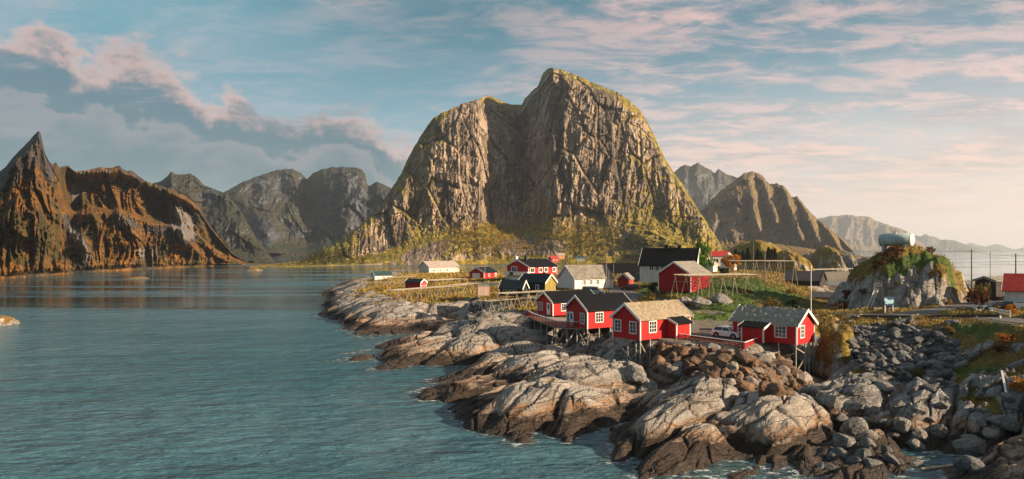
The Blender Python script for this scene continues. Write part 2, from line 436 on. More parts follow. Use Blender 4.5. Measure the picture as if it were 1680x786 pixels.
# left rusty mountain with the sharp horn
LR = [(-260, 330), (-160, 300), (-60, 300), (0, 281), (8, 275), (23, 256), (38, 241), (48, 231), (57, 220), (63, 214.5), (66, 218), (69, 230), (74, 252), (80, 264), (86, 270), (92, 266), (97, 275), (111, 271), (122, 281), (141, 280),
      (164, 274), (183, 276), (195, 271), (206, 280), (218, 280), (229, 291), (248, 301), (265, 305), (282, 311), (309, 324), (325, 339), (344, 370), (366, 397), (382, 416), (405, 431), (440, 433.5)]
LB = [(-260, 470), (0, 458), (100, 450), (250, 441), (400, 434), (440, 434)]
LYB = [(-260, 330), (0, 381), (100, 461), (250, 604), (400, 796), (440, 800)]
LYT = [(-260, 540), (0, 530), (64, 560), (74, 575), (92, 600), (120, 625), (200, 690), (300, 785), (400, 840), (440, 820)]
def left_disp(U, T, X, Z):
    wx = X + 12 * fbm(X / 60, Z / 80, 41, 3)
    d = -46 * ridged(wx / 90, Z / 500, 43, 3) * ss(T, .1, .4) - 26 * ridged(wx / 26, Z / 150, 44, 4, .6) + 8 * fbm(wx / 28, Z / 40, 45, 4) - 7 * ridged(wx / 9, Z / 40, 46, 4, .6) + 4 * fbm(X / 6, Z / 6, 47, 3)
    f1, f2, idn = voro((wx + .3 * Z) / 24, Z / 40, 48); d += (idn - .5) * 18 * ss(T, .1, .3)
    # the horn's own buttress stands forward; a terrace runs behind it
    d += -60 * np.exp(-((U - 45) / 50) ** 2) * ss(T, .1, .5) + 60 * np.exp(-((U - 118) / 22) ** 2) * ss(T, .05, .5)
    shelf = .60 - .0004 * (U - 100)
    d += 85 * ss(T, shelf - .02, shelf + .05) * ss(U, 95, 125) * (1 - ss(T, .85, 1)) * (1 - .4 * ss(U, 270, 320))
    for uc, sl, wd, am in ((72, 80, 13, 46), (120, 60, 10, 24), (165, 75, 12, 26), (215, 70, 14, 30), (262, 80, 14, 34), (312, 70, 13, 34), (20, -60, 14, 30)):
        d += -.75 * am * np.exp(-((U - uc - (1 - T) * sl + 6 * np.sin(T * 9 + uc)) / wd) ** 2) * ss(T, .03, .3) * (1 - .6 * ss(T, .8, 1))
    d += -35 * np.exp(-((U - 300) / 34) ** 2) * ss(T, .1, .5)
    d += -30 * np.exp(-((U - 205) / 26) ** 2 - ((T - .33) / .14) ** 2)
    return d
def left_veg(U, T, X, Z, slope, PY):
    n = fbm(X / 45, Z / 45, 51, 4); n2 = fbm(X / 14, Z / 14, 53, 3)
    v = 1.0 - 1.1 * ss(slope, .38, .80) + .30 * n + .2 * n2
    shelf = .60 - .0004 * (U - 100)
    v -= .45 * ss(T, .80, .92) * ss(U, 84, 100) + .9 * ss(T, .74, .84) * (1 - ss(U, 80, 100))
    v -= .7 * np.exp(-((U - 118 + (PY - 380) * -.25) / 13) ** 2) * (1 - ss(T, .5, .7))
    v -= .65 * np.exp(-((U - 300) / 30) ** 2) * ss(T, .3, .5) * (1 - ss(T, .78, .9))
    v -= .7 * np.exp(-((T - shelf + .09) / .07) ** 2) * ss(U, 160, 200) * (1 - ss(U, 250, 290))
    v += .7 * np.exp(-((T - shelf - .07) / .05) ** 2) * ss(U, 95, 120)  # extra plants on the terrace carry the painted sunlit band
    v -= .4 * (1 - ss(T, .0, .07))
    s = 1.1 * np.exp(-((U - 128 + (PY - 395) * -.5) / 12) ** 2 - ((PY - 400) / 34) ** 2) + 1.1 * np.exp(-((U - 300 - (PY - 370) * .35) / 24) ** 2 - ((PY - 368) / 30) ** 2) + .9 * np.exp(-((U - 240) / 20) ** 2 - ((PY - 415) / 16) ** 2)
    v -= .9 * s * (n2 > -.35)
    return np.clip(v, 0, 1), np.clip(s, 0, 1)
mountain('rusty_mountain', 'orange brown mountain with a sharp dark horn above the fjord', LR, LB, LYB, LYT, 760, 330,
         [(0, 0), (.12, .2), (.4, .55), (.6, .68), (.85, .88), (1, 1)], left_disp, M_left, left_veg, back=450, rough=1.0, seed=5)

def std_disp(sc, seed, k=1.0):
    def f(U, T, X, Z):
        wx = X + 7 * sc * fbm(X / (70 * sc), Z / (90 * sc), seed, 3)
        d = -30 * sc * ridged(wx / (90 * sc), Z / (350 * sc), seed + 1, 3) * ss(T, .05, .4)
        d += -15 * sc * ridged(wx / (32 * sc), Z / (110 * sc), seed + 2, 4) + 9 * sc * fbm(wx / (28 * sc), Z / (34 * sc), seed + 3, 4) - 5 * sc * ridged(wx / (9 * sc), Z / (40 * sc), seed + 4, 4, .6)
        f1, f2, idn = voro((wx + .3 * Z) / (24 * sc), Z / (50 * sc), seed + 5); d += (idn - .5) * 16 * sc * ss(T, .1, .3)
        return d * k
    return f
def std_veg(lo, hi, seed, sc=1.0):
    def f(U, T, X, Z, slope, PY):
        n = fbm(X / (60 * sc), Z / (60 * sc), seed, 4)
        return np.clip(.95 - 1.1 * ss(slope, .3, .7) + .4 * n + .7 * (1 - ss(T, lo, hi)) - .2, 0, 1), U * 0
    return f
MR = [(225, 330), (240, 306), (252, 300), (263, 298), (275, 289), (281, 281), (290, 287), (300, 286), (313, 285), (323, 291), (332, 302), (345, 308), (359, 313), (372, 318), (395, 345), (420, 390), (450, 428), (470, 431)]
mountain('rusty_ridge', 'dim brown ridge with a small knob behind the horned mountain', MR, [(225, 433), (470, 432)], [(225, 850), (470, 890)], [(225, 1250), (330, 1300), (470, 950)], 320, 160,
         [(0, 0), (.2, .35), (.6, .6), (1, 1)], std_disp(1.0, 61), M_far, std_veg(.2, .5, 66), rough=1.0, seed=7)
FR = [(320, 345), (345, 325), (370, 314), (395, 300), (420, 290), (450, 280), (465, 277.5), (480, 277), (495, 285), (504, 294), (512, 285), (521, 281), (530, 277), (545, 274.5), (560, 274), (585, 275), (594, 279), (599, 285), (602, 301), (606, 305), (612, 301), (618, 298), (630, 303), (640, 308), (680, 330), (720, 380), (740, 420)]
def far_disp(U, T, X, Z):
    d = std_disp(2.0, 71)(U, T, X, Z)
    d += 130 * np.exp(-((U - 505) / 14) ** 2) * ss(T, .25, .7) - 120 * np.exp(-((U - 440) / 30) ** 2) * (1 - ss(T, .45, .65)) - 70 * np.exp(-((U - 560) / 40) ** 2)
    return d
def far_veg(U, T, X, Z, slope, PY):
    v, s = std_veg(.12, .28, 77, 2.0)(U, T, X, Z, slope, PY)
    v -= .9 * np.exp(-((U - 437 - (PY - 385) * .35) / 15) ** 2 - ((PY - 385) / 26) ** 2)
    return np.clip(v, 0, 1), s
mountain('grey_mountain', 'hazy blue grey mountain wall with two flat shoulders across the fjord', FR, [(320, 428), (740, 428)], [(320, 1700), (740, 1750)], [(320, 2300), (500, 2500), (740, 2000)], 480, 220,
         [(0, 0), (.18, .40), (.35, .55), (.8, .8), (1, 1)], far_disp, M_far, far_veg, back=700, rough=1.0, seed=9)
RBK = [(1060, 300), (1090, 288), (1108, 281), (1116, 274), (1123, 270), (1133, 274), (1139, 269), (1144, 267), (1155, 273), (1166, 279), (1173, 285), (1178, 277), (1188, 283), (1198, 288), (1212, 292), (1225, 300), (1260, 330), (1300, 370), (1330, 402), (1340, 405)]
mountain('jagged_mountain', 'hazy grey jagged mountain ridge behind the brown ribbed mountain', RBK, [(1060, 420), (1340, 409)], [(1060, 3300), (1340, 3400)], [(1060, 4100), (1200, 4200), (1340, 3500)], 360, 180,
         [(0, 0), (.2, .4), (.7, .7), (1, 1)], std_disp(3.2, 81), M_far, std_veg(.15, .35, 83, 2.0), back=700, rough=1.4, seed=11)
RFR = [(1100, 400), (1120, 380), (1150, 345), (1180, 315), (1200, 300), (1212, 291), (1220, 285), (1226, 282.5), (1234, 281), (1243, 284), (1251, 288), (1257, 297), (1262, 301), (1267, 302), (1273, 300.5), (1280, 303), (1287, 306), (1293, 313), (1298, 322), (1303, 323), (1308, 322), (1316, 332), (1323, 341), (1337, 356), (1350, 367), (1362, 376), (1382, 393), (1392, 404), (1400, 409)]
def rfr_disp(U, T, X, Z):
    d = std_disp(1.6, 91)(U, T, X, Z)
    d += -45 * np.cos((U - 1255 - (1 - T) * 38) / 17.0 * 3.14) * ss(T, .2, .45) * ss(U, 1215, 1245) * (1 - .5 * ss(T, .9, 1))
    return d
mountain('ribbed_mountain', 'brown rock mountain with sunlit vertical ribs beyond the islets', RFR, [(1100, 417), (1250, 416), (1400, 412.5)], [(1100, 1500), (1400, 1560)], [(1100, 1800), (1250, 1950), (1400, 1600)], 520, 240,
         [(0, 0), (.16, .35), (.3, .5), (.75, .75), (1, 1)], rfr_disp, M_right, std_veg(.14, .34, 95, 1.6), back=500, rough=1.2, seed=13)
HR = [(1310, 372), (1344, 358), (1352, 357), (1362, 354), (1375, 354), (1391, 352), (1405, 355), (1419, 354), (1430, 358), (1444, 365), (1455, 368), (1466, 372), (1478, 375), (1487, 379), (1500, 390), (1520, 405), (1530, 411)]
mountain('hazy_mountain', 'pale hazy mountain across the sea to the east', HR, [(1310, 414.5), (1530, 412.6)], [(1310, 6800), (1530, 7000)], [(1310, 7600), (1530, 7400)], 260, 110,
         [(0, 0), (.2, .3), (.7, .7), (1, 1)], std_disp(6.0, 101), M_right, std_veg(.2, .5, 105, 6.0), back=900, rough=1.0, seed=15)
HR2 = [(1440, 404), (1470, 396), (1487, 390), (1501, 386), (1510, 388), (1518, 384), (1523, 386), (1533, 389), (1544, 393), (1556, 393.5), (1569, 395), (1580, 400), (1591, 403), (1600, 406), (1612, 410), (1620, 411.5)]
mountain('pale_ridge', 'pale grey ridge on the sea horizon descending to the east', HR2, [(1440, 413.6), (1620, 412.7)], [(1440, 9400), (1620, 9600)], [(1440, 10000), (1620, 9900)], 200, 60,
         [(0, 0), (.7, .7), (1, 1)], std_disp(8.0, 111), M_far, std_veg(.2, .5, 115, 5.0), back=900, rough=.9, seed=17)
HR3 = [(1560, 410), (1580, 403), (1592, 398), (1600, 400), (1606, 403), (1619, 404), (1628, 402), (1634, 400), (1642, 402), (1651, 405), (1662, 409), (1672, 408), (1690, 402), (1730, 396), (1800, 400)]
mountain('faint_ridge', 'very faint jagged ridge at the far end of the sea', HR3, [(1560, 413.0), (1800, 412.8)], [(1560, 13500), (1800, 13500)], [(1560, 14200), (1800, 14200)], 200, 50,
         [(0, 0), (1, 1)], std_disp(11.0, 121), M_far, std_veg(.2, .5, 125, 6.0), back=900, rough=1.4, seed=19)
# ------------------------------------------------------------------ headland: height field from surveyed points
CTRL = [
 (520, 503, -2.5), (524, 520, -2), (515, 482, -2.5), (540, 470, -2), (545, 550, -2), (505, 520, -3), (560, 462, -1.5), (575, 458, -.5),
 # outer water bed
 (450, 560, -3), (420, 640, -3), (560, 640, -2.5), (600, 700, -3), (680, 720, -3), (760, 770, -3), (900, 786, -3), (480, 500, -3), (500, 470, -3), (540, 452, -3), (960, 770, -2.5),
 # far promontory: shore, dark band, shelf
 (536, 521, 0), (563, 536, 0), (585, 548, 0), (617, 550, 0), (641, 547, 0), (671, 544, 0), (700, 546, 0), (545, 535, -1.2), (580, 556, -1.2), (620, 560, -1), (665, 558, -.8), (640, 570, -.9), (600, 575, -1.6),
 (570, 517, 1.9), (597, 524, 1.7), (624, 524, 1.9), (671, 526, 2.0), (715, 527, 2.0), (545, 508, 1.2), (538, 495, 0), (552, 484, 1.6), (548, 476, -1),
 (562, 488, 3.0), (589, 476, 4.6), (615, 487, 4.6), (660, 510, 3.3), (658, 482, 5.2), (715, 504, 4.4), (689, 470, 5.8), (747, 485, 5.6), (769, 493, 4.7), (600, 505, 3.4), (630, 512, 3.1), (590, 495, 3.6),
 (605, 461, 5.5), (585, 464, 3.6), (570, 468, 1), (622, 459, 6.0), (650, 455, 6.4), (690, 450, 7.0), (716, 450, 7.2), (745, 449, 7.2), (700, 444.5, 6.0), (640, 448, 4.5), (600, 452, 0), (660, 441, -3), (740, 437.5, -3), (600, 446, -3),
 (800, 458, 7.2), (860, 464, 6.9), (780, 470, 6.4), (830, 480, 6.4), (870, 485, 6.4), (760, 455, 7.1), (820, 447, 7.4), (900, 450, 7.4), (960, 474, 7.4), (915, 486, 6.6), (980, 460, 7.6), (1040, 455, 8.2), (1010, 473, 7.2),
 (820, 436.5, -3), (900, 437, -3), (1000, 438, -3), (1100, 440, -3), (850, 440.5, 5), (960, 443, 6), (1060, 446, 7.5), (1150, 448, 8),
 # channel with dark rubble
 (784, 489, 4.7), (779, 505, 3.7), (772, 519, 2.4), (752, 527, .9), (735, 534, .3), (715, 541, .1),
 # second tongue
 (594, 593, 0), (628, 600, 0), (658, 611, 0), (693, 612, 0), (725, 607, 0), (754, 602, 0), (786, 600, 0), (624, 582, 0), (641, 569, 0), (671, 555, .2), (704, 548, .2), (600, 612, -1.5), (660, 630, -1.5), (720, 625, -1.2), (760, 615, -.8),
 (715, 558, 1.7), (671, 574, 1.0), (736, 549, 2.6), (769, 532, 3.3), (801, 521, 4.3), (815, 550, 3.1), (780, 567, 2.4), (747, 577, 1.3), (801, 585, .8), (700, 590, .7), (650, 588, .6), (830, 520, 4.6), (850, 535, 3.8), (855, 515, 5.0),
 (700, 634, -.6), (765, 612, -.3),
 # outermost slab, west of the stilts
 (702, 650, 0), (730, 658, 0), (778, 660, 0), (789, 603, .2), (764, 630, .3), (848, 551, 2.9), (798, 584, 2.0), (806, 607, 1.6), (890, 576, 2.4), (848, 604, 2.2), (926, 559, 2.7), (745, 640, .6), (720, 680, -1.6), (690, 660, -1.2), (880, 545, 3.1), (800, 640, .9), (900, 527, 3.8), (950, 575, 2.2), (930, 520, 4.4),
 # first big whaleback
 (749, 686, 0), (772, 703, 0), (820, 714, 0), (862, 720, 0), (932, 724, 0), (1002, 717, 0), (1030, 703, 0), (740, 710, -1.6), (800, 735, -1.8), (880, 745, -1.8), (960, 748, -1.6),
 (798, 680, 1.2), (770, 685, .7), (848, 652, 2.1), (904, 638, 3.0), (960, 646, 2.9), (932, 677, 1.7), (1002, 677, 1.6), (880, 690, 1.1), (1016, 638, 2.3), (960, 595, 2.6), (890, 618, 2.7), (988, 576, 2.6), (1030, 612, 2.2), (1058, 612, 2.1), (1085, 640, 2.6), (1070, 650, 1.8),
 # gully
 (1111, 648, 1.4), (1074, 677, .1), (1035, 692, -.4), (1020, 712, -.8), (1000, 735, -1.4),
 # second big slab
 (1014, 742, 0), (1020, 760, -.4), (1060, 765, .0), (1105, 766, 0), (1000, 765, -1.5), (1040, 784, -1.6), (1130, 624, 3.0), (1199, 640, 3.3), (1105, 681, 2.2), (1058, 715, 1.2), (1168, 703, 2.0), (1168, 671, 2.8), (1121, 734, .8), (1140, 655, 3.0), (1080, 745, .5), (1190, 735, .5), (1190, 770, -.4), (1130, 784, -.8),
 # third rock
 (1262, 715, 2.0), (1246, 745, .9), (1293, 690, 2.5), (1324, 715, 1.8), (1277, 757, .3), (1220, 762, -.2), (1293, 768, -.2), (1340, 745, .1), (1230, 690, 2.0), (1250, 665, 2.8), (1350, 690, 1.6), (1220, 725, 1.0), (1240, 783, .6),
 # dark channel on the right
 (1389, 728, .1), (1436, 764, -.5), (1535, 753, -.4), (1484, 746, -.3), (1607, 750, -.3), (1662, 740, 0), (1335, 765, -.5), (1400, 783, -.8), (1520, 784, -.8), (1600, 770, -.4), (1640, 775, .5), (1680, 765, .9), (1720, 750, 1), (1700, 783, 1.0),
 # right hand boulders
 (1436, 718, 1.7), (1535, 706, 1.9), (1498, 682, 2.3), (1626, 706, 2.0), (1608, 671, 2.9), (1655, 646, 3.8), (1433, 653, 2.5), (1371, 653, 2.1), (1400, 624, 2.8), (1498, 627, 2.6), (1470, 735, .6), (1570, 725, .7), (1400, 690, 1.5), (1560, 650, 2.8), (1690, 690, 3.0), (1700, 640, 4.5),
 # rubble bank under the guard rail
 (1410, 530, 6.0), (1498, 531, 6.9), (1589, 532, 7.5), (1662, 537, 8.0), (1730, 545, 8.4), (1420, 570, 4.4), (1462, 575, 4.5), (1530, 575, 4.9), (1600, 585, 5.0), (1670, 590, 5.8), (1420, 600, 3.4), (1560, 610, 3.6), (1640, 615, 4.4),
 # brown rip-rap below the car park and the ground it holds
 (1060, 560, 3.9), (1100, 562, 4.2), (1160, 572, 4.1), (1240, 586, 3.9), (1150, 598, 3.3), (1230, 616, 3.1), (1300, 620, 2.5), (1090, 590, 3.2), (1060, 585, 2.8), (1320, 590, 2.9), (1300, 575, 3.5), (1340, 610, 2.7), (1330, 640, 2.3), (1010, 560, 3.2), (1030, 545, 4.6), (985, 548, 3.6),
 (1120, 545, 4.9), (1190, 556, 5.0), (1240, 563, 4.7), (1180, 535, 5.1), (1100, 527, 5.2), (1040, 520, 5.3), (970, 512, 5.2), (930, 500, 5.4), (1000, 500, 6.0), (890, 498, 5.6),
 (1260, 530, 5.1), (1320, 530, 5.2), (1360, 518, 5.6), (1200, 517, 5.2), (1136, 513, 5.4),
 # grassy hill with racks
 (1130, 507, 5.5), (1185, 508, 5.5), (1150, 494, 7.0), (1110, 492, 7.2), (1185, 494, 7.2), (1130, 484, 7.7), (1085, 488, 7.2), (1180, 482, 8.0), (1250, 505, 6.0), (1310, 503, 5.7), (1215, 487, 7.5), (1250, 480, 7.8), (1290, 488, 7.0), (1070, 492, 6.8), (1200, 468, 9.2), (1250, 460, 9.6), (1290, 462, 8.6), (1160, 465, 9.0), (1230, 450, 9.8), (1300, 455, 7.2), (1050, 480, 7.2), (1020, 478, 7.2), (1040, 488, 6.6), (1075, 500, 6.0), (1280, 447, 8.4), (1190, 445, 9.2),
 (1315, 478, 5.0), (1335, 495, 4.2), (1310, 462, 3.8), (1345, 490, -.2), (1380, 480, -.5), (1350, 470, -3), (1390, 500, 3.8), (1320, 452, -1.5), (1370, 506, 5.0), (1340, 507, 5.0), (1250, 441, -3), (1180, 438.5, -3), (1400, 455, -3), (1390, 470, -2.5),
 # road terrace, yard on the right
 (1420, 513, 6.3), (1500, 513, 6.9), (1560, 512, 7.2), (1600, 508, 7.4), (1650, 512, 7.6), (1700, 520, 8.0), (1590, 494, 7.2), (1640, 490, 7.2), (1700, 490, 7.6), (1600, 475, 6.2), (1660, 474, 6.4), (1700, 472, 6.6), (1640, 462, 2), (1580, 462, 3), (1700, 460, 2), (1600, 452, -3), (1660, 450, -3), (1500, 450, -3), (1440, 455, -2), (1720, 448, -3),
]
_c = np.array(CTRL, float)
_cY = (H0 - _c[:, 2]) * F / (_c[:, 1] - CY)
_cX = (_c[:, 0] - CX) / F * _cY
def _q(x, y): return np.stack([x / y * 10.95, np.log(np.maximum(y, 5)) * 7.0], -1)
_Q = _q(_cX, _cY)
def _phi(r): return r
_A = _phi(np.linalg.norm(_Q[:, None] - _Q[None], axis=-1)) - np.eye(len(_Q)) * .10
_n = len(_Q)
_M = np.zeros((_n + 3, _n + 3)); _M[:_n, :_n] = _A; _M[:_n, _n] = 1; _M[:_n, _n + 1:] = _Q; _M[_n, :_n] = 1; _M[_n + 1:, :_n] = _Q.T
_W = np.linalg.solve(_M, np.concatenate([_c[:, 2], [0, 0, 0]]))
def base_h(x, y):
    sh = x.shape; q = _q(x.ravel(), y.ravel()); out = np.empty(len(q))
    for i in range(0, len(q), 20000):
        k = q[i:i + 20000]
        d = np.sqrt((k[:, :1] - _Q[None, :, 0]) ** 2 + (k[:, 1:] - _Q[None, :, 1]) ** 2)
        out[i:i + 20000] = d @ _W[:_n] + _W[_n] + k @ _W[_n + 1:]
    return np.clip(out.reshape(sh), -4, 14)
def wp(l): return [tuple(PZ(*p)) for p in l]
ROADS = [  # centre line (px, py, z), half width
 (wp([(1760, 534, 8.5), (1700, 530, 8.2), (1640, 522, 7.9), (1560, 518.5, 7.3), (1500, 517, 6.9), (1420, 516, 6.3), (1340, 518, 5.5), (1280, 519, 5.25), (1200, 516.5, 5.2), (1136, 513, 5.4), (1085, 503, 5.9), (1046, 489, 6.6), (1024, 479, 7.2), (1010, 472, 7.4)]), 2.6),
 (wp([(1470, 517, 6.7), (1530, 511, 7.0), (1580, 503, 7.2), (1612, 496, 7.2), (1640, 491, 7.2)]), 2.3),
]
PARK = wp([(1120, 552, 5.0), (1190, 557, 5.0), (1235, 552, 5.0), (1160, 530, 5.1), (1220, 530, 5.1), (1170, 542, 5.0), (1250, 525, 5.2)])
def road_dist(x, y):
    best = np.full(x.shape, 1e9); zz = np.zeros(x.shape); ww = np.zeros(x.shape)
    for pts, hw in ROADS:
        for (x0, y0, z0), (x1, y1, z1) in zip(pts[:-1], pts[1:]):
            L2 = (x1 - x0) ** 2 + (y1 - y0) ** 2
            s = np.clip(((x - x0) * (x1 - x0) + (y - y0) * (y1 - y0)) / L2, 0, 1)
            d = np.hypot(x - x0 - s * (x1 - x0), y - y0 - s * (y1 - y0)) - hw
            m = d < best
            best = np.where(m, d, best); zz = np.where(m, z0 + s * (z1 - z0), zz)
    return best, zz
def park_dist(x, y):
    d = np.full(x.shape, 1e9)
    for (x0, y0, _) in PARK: d = np.minimum(d, np.hypot(x - x0, y - y0) - 4.2)
    return d
# single rock domes (centre px, py, z of centre base ; rx along the strata, ry across, height, exponent)
AX, AY = .79, .61
def dome_h(x, y, c, rx, ry, ang, h, p, s):
    ca, sa_ = math.cos(ang), math.sin(ang)
    a = ((x - c[0]) * ca + (y - c[1]) * sa_) / rx; b = (-(x - c[0]) * sa_ + (y - c[1]) * ca) / ry
    r = np.sqrt(a * a + b * b) * (1 + .10 * fbm(x / 4, y / 4, s, 3))
    return h * np.clip(1 - r ** p, -1, 1)
HILL_C = (72.0, 121.5)
PITS = [(13.0, 82.0, 3.6, 1.9), (16.5, 80.5, 2.6, 1.3), (34.2, 78.6, 3.0, 1.5), (37.0, 80.5, 2.5, 1.2), (9.5, 94.5, 4.2, 1.3), (6.0, 99.0, 4.0, 1.2), (4.5, 106, 3.5, .8)]
RIP_B = [(1062, 566), (1100, 560), (1170, 572), (1240, 586), (1292, 584), (1318, 598), (1322, 630), (1280, 652), (1215, 640), (1180, 622), (1120, 618), (1075, 612), (1062, 590)]
RIP_S = [(1408, 532), (1480, 532), (1545, 545), (1580, 570), (1560, 615), (1530, 645), (1480, 625), (1430, 612), (1400, 600), (1395, 560)]
def inside_np(x, y, poly):
    c = np.zeros(x.shape, bool); j = len(poly) - 1
    for i in range(len(poly)):
        (xi, yi), (xj, yj) = poly[i], poly[j]
        if yi != yj: c ^= ((yi > y) != (yj > y)) & (x < (xj - xi) * (y - yi) / (yj - yi) + xi)
        j = i
    return c
def height(x, y, full=False):
    x = np.asarray(x, float); y = np.asarray(y, float)
    b = base_h(x, y)
    rd, rz = road_dist(x, y); pdist = park_dist(x, y)
    warp = 1.3 * fbm(x / 9, y / 9, 201, 3)
    # hill with the tank
    hz = 5.4 + dome_h(x, y, HILL_C, 12.6, 14.0, .1, 11.9, 1.75, 203) + 1.5 * fbm(x / 6, y / 6, 204, 4)
    hill = ss(hz - b, -.3, .6)
    # knob with grassy top beside the end house
    kc = PZ(1372, 575, 4.0)
    kz = 1.8 + dome_h(x, y, (kc.x, kc.y), 3.5, 2.9, .9, 5.7, 3.2, 205) + .5 * fbm(x / 2, y / 2, 206, 3)
    knob = ss(kz - b, -.2, .4)
    b = np.maximum(b, hz); b = np.maximum(b, kz)
    # far knoll of grass behind the red barn, low rock faces above the lane
    n1 = fbm(x / 12, y / 12, 207, 3)
    vegbase = ss(b + 1.3 * n1, 3.9, 5.2)
    # promontory meadow, hill meadow
    far = ss(y, 105, 125)
    veg = vegbase * (.35 + .65 * far)
    px = x / y * F + CX
    right = ss(px, 1350, 1400)
    # steep rock on the hills
    veg = veg * (1 - hill) * (1 - knob) + hill * ss(hz + 2.6 * fbm(x / 4, y / 4, 208, 4) + 2.2 * fbm(x / 1.6, y / 1.6, 233, 3) + .10 * (y - HILL_C[1]) + .12 * (x - HILL_C[0]), 8.2, 11.8) + knob * ss(.9 * fbm(x / 1.5, y / 1.5, 209, 3) + (kz - 6.6) * .5, .1, .7)
    veg = np.maximum(veg, right * (1 - hill) * .95 * ss(fbm(x / 3.2, y / 3.2, 210, 4) + (b - 3.0) * .25 - .05, .1, .5))
    rockside = 1 - right
    veg = np.maximum(veg, rockside * (1 - far) * .75 * ss(fbm(x / 6, y / 6, 211, 4) + (b - 3.6) * .45, .25, .8))
    flat = np.clip(np.maximum(1 - ss(rd, -.1, 1.6), 1 - ss(pdist, -.4, 1.8)), 0, 1)
    cel = np.clip(1 - veg, 0, 1)
    amp = (.16 + .84 * cel) * (1 - flat) * (1 - .25 * hill) * (1 - .2 * knob)
    a = x * AX + y * AY + warp * .6; c = -x * AY + y * AX + warp
    g1, g2, i1 = voro(a / 15, c / 6.0, 221)
    d = 1.35 * (np.clip(1 - (g1 / .62) ** 2, -.7, 1) - .35) * (1 - .5 * far) + (i1 - .5) * .5
    e = (g2 - g1) * 1.6
    d = d - .55 * (1 - ss(e, 0, .22))
    f1, f2, i2 = voro(a / 5.2 + .3 * i1, c / 1.7, 222); e2 = f2 - f1
    d = d + (ss(e2, 0, .10) - 1) * .26 + (i2 - .5) * .30 + .06 * (1 - (f1 / .6) ** 2)
    f1, f2, i3 = voro(a / 1.5, c / .62, 223); e3 = f2 - f1
    d = d + (ss(e3, 0, .15) - 1) * .06 + (i3 - .5) * .09
    d = d + .20 * fbm(a / 5, c / 1.6, 224, 4) + .10 * ridged(a / 3.2, c / .45, 225, 4) + .35 * ridged(a / 18, c / 3.0, 226, 3)
    z = b + amp * d + veg * (1 - flat) * .16 * fbm(x / .9, y / .9, 227, 3) + (1 - flat) * .1 * fbm(x / 3, y / 3, 228, 2)
    for cx_, cy_, r_, d_ in PITS: z = z - d_ * np.exp(-((x - cx_) ** 2 + (y - cy_) ** 2) / r_ ** 2)
    z = z * (1 - (1 - ss(rd, .0, 1.5))) + (rz - .05) * (1 - ss(rd, .0, 1.5))
    pm = (1 - ss(pdist, -.2, 1.6)) * ss(rd, .0, 1.5)
    z = z * (1 - pm) + (5.0 + .0 * z) * pm
    if not full: return z
    gravel = np.clip((1 - ss(pdist + .9 * fbm(x / 2, y / 2, 229, 3), -.6, .8)), 0, 1)
    gravel = np.maximum(gravel, 1 - ss(rd + .5 * fbm(x / 1.5, y / 1.5, 230, 3), .1, .7))
    veg = np.maximum(veg, .95 * (1 - hill) * ss(b, 4.6, 5.0) * ss(y, 86, 92) * (1 - right))
    veg = veg * (1 - gravel) * (1 - .5 * ss(-z, -.8, .6))
    green = ss(fbm(x / 7, y / 7, 231, 3) + 2.0 * np.exp(-((px - 1215) / 95) ** 2 - ((y - 132) / 18) ** 2) + .5 * np.exp(-((px - 810) / 40) ** 2 - ((y - 200) / 30) ** 2) + 1.3 * np.exp(-((x - 31) / 9) ** 2 - ((y - 106) / 5) ** 2) + .7 * np.exp(-((px - 1060) / 60) ** 2 - ((y - 150) / 25) ** 2), .3, .8)
    crack = np.clip(1 - np.minimum(ss(e, .0, .10), ss(e2, .0, .12)), 0, 1) * amp
    tone = (i1 - .5) * .6 + (i2 - .5) * .5
    pyq = CY - (z - H0) * F / y
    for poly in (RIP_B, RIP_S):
        m_ = inside_np(px, pyq, poly); crack = np.where(m_, np.maximum(crack, .62), crack); veg = np.where(m_, veg * .35, veg)  # ground in the rubble darkened: painted shade for the gaps between stones
    return z, np.clip(veg, 0, 1), gravel, green, right * (1 - hill), crack, tone

def H(x, y): return float(height(np.array([x]), np.array([y]))[0])
NC, NR = 1150, 760
_px = np.concatenate([np.linspace(400, 520, 30)[:-1], np.linspace(520, 1790, NC), np.linspace(1790, 2150, 70)[1:]])
_Yr = np.exp(np.linspace(math.log(38), math.log(345), NR))
TU, TY = np.meshgrid(_px, _Yr)
TX = (TU - CX) / F * TY
TZ, TV, TG, TGR, TR_, TCR, TTN = height(TX, TY, True)
def hits(pxs, pys):
    """First terrain point seen along each ray (from the photograph position)."""
    out = []
    pyr = CY - (TZ - H0) * F / TY
    for px, py in zip(pxs, pys):
        j = int(np.argmin(np.abs(_px - px)))
        col = pyr[:, j]
        k = np.where(col <= py)[0]
        if len(k) == 0: out.append(None); continue
        i = k[0]
        if i > 0 and abs(col[i - 1] - col[i]) > 1e-6:
            f = (col[i - 1] - py) / (col[i - 1] - col[i]); Y = _Yr[i - 1] + (_Yr[i] - _Yr[i - 1]) * f; Z = TZ[i - 1, j] + (TZ[i, j] - TZ[i - 1, j]) * f
        else: Y = _Yr[i]; Z = TZ[i, j]
        out.append(Vector(((px - CX) / F * Y, Y, Z)))
    return out
def hit(px, py): return hits([px], [py])[0]

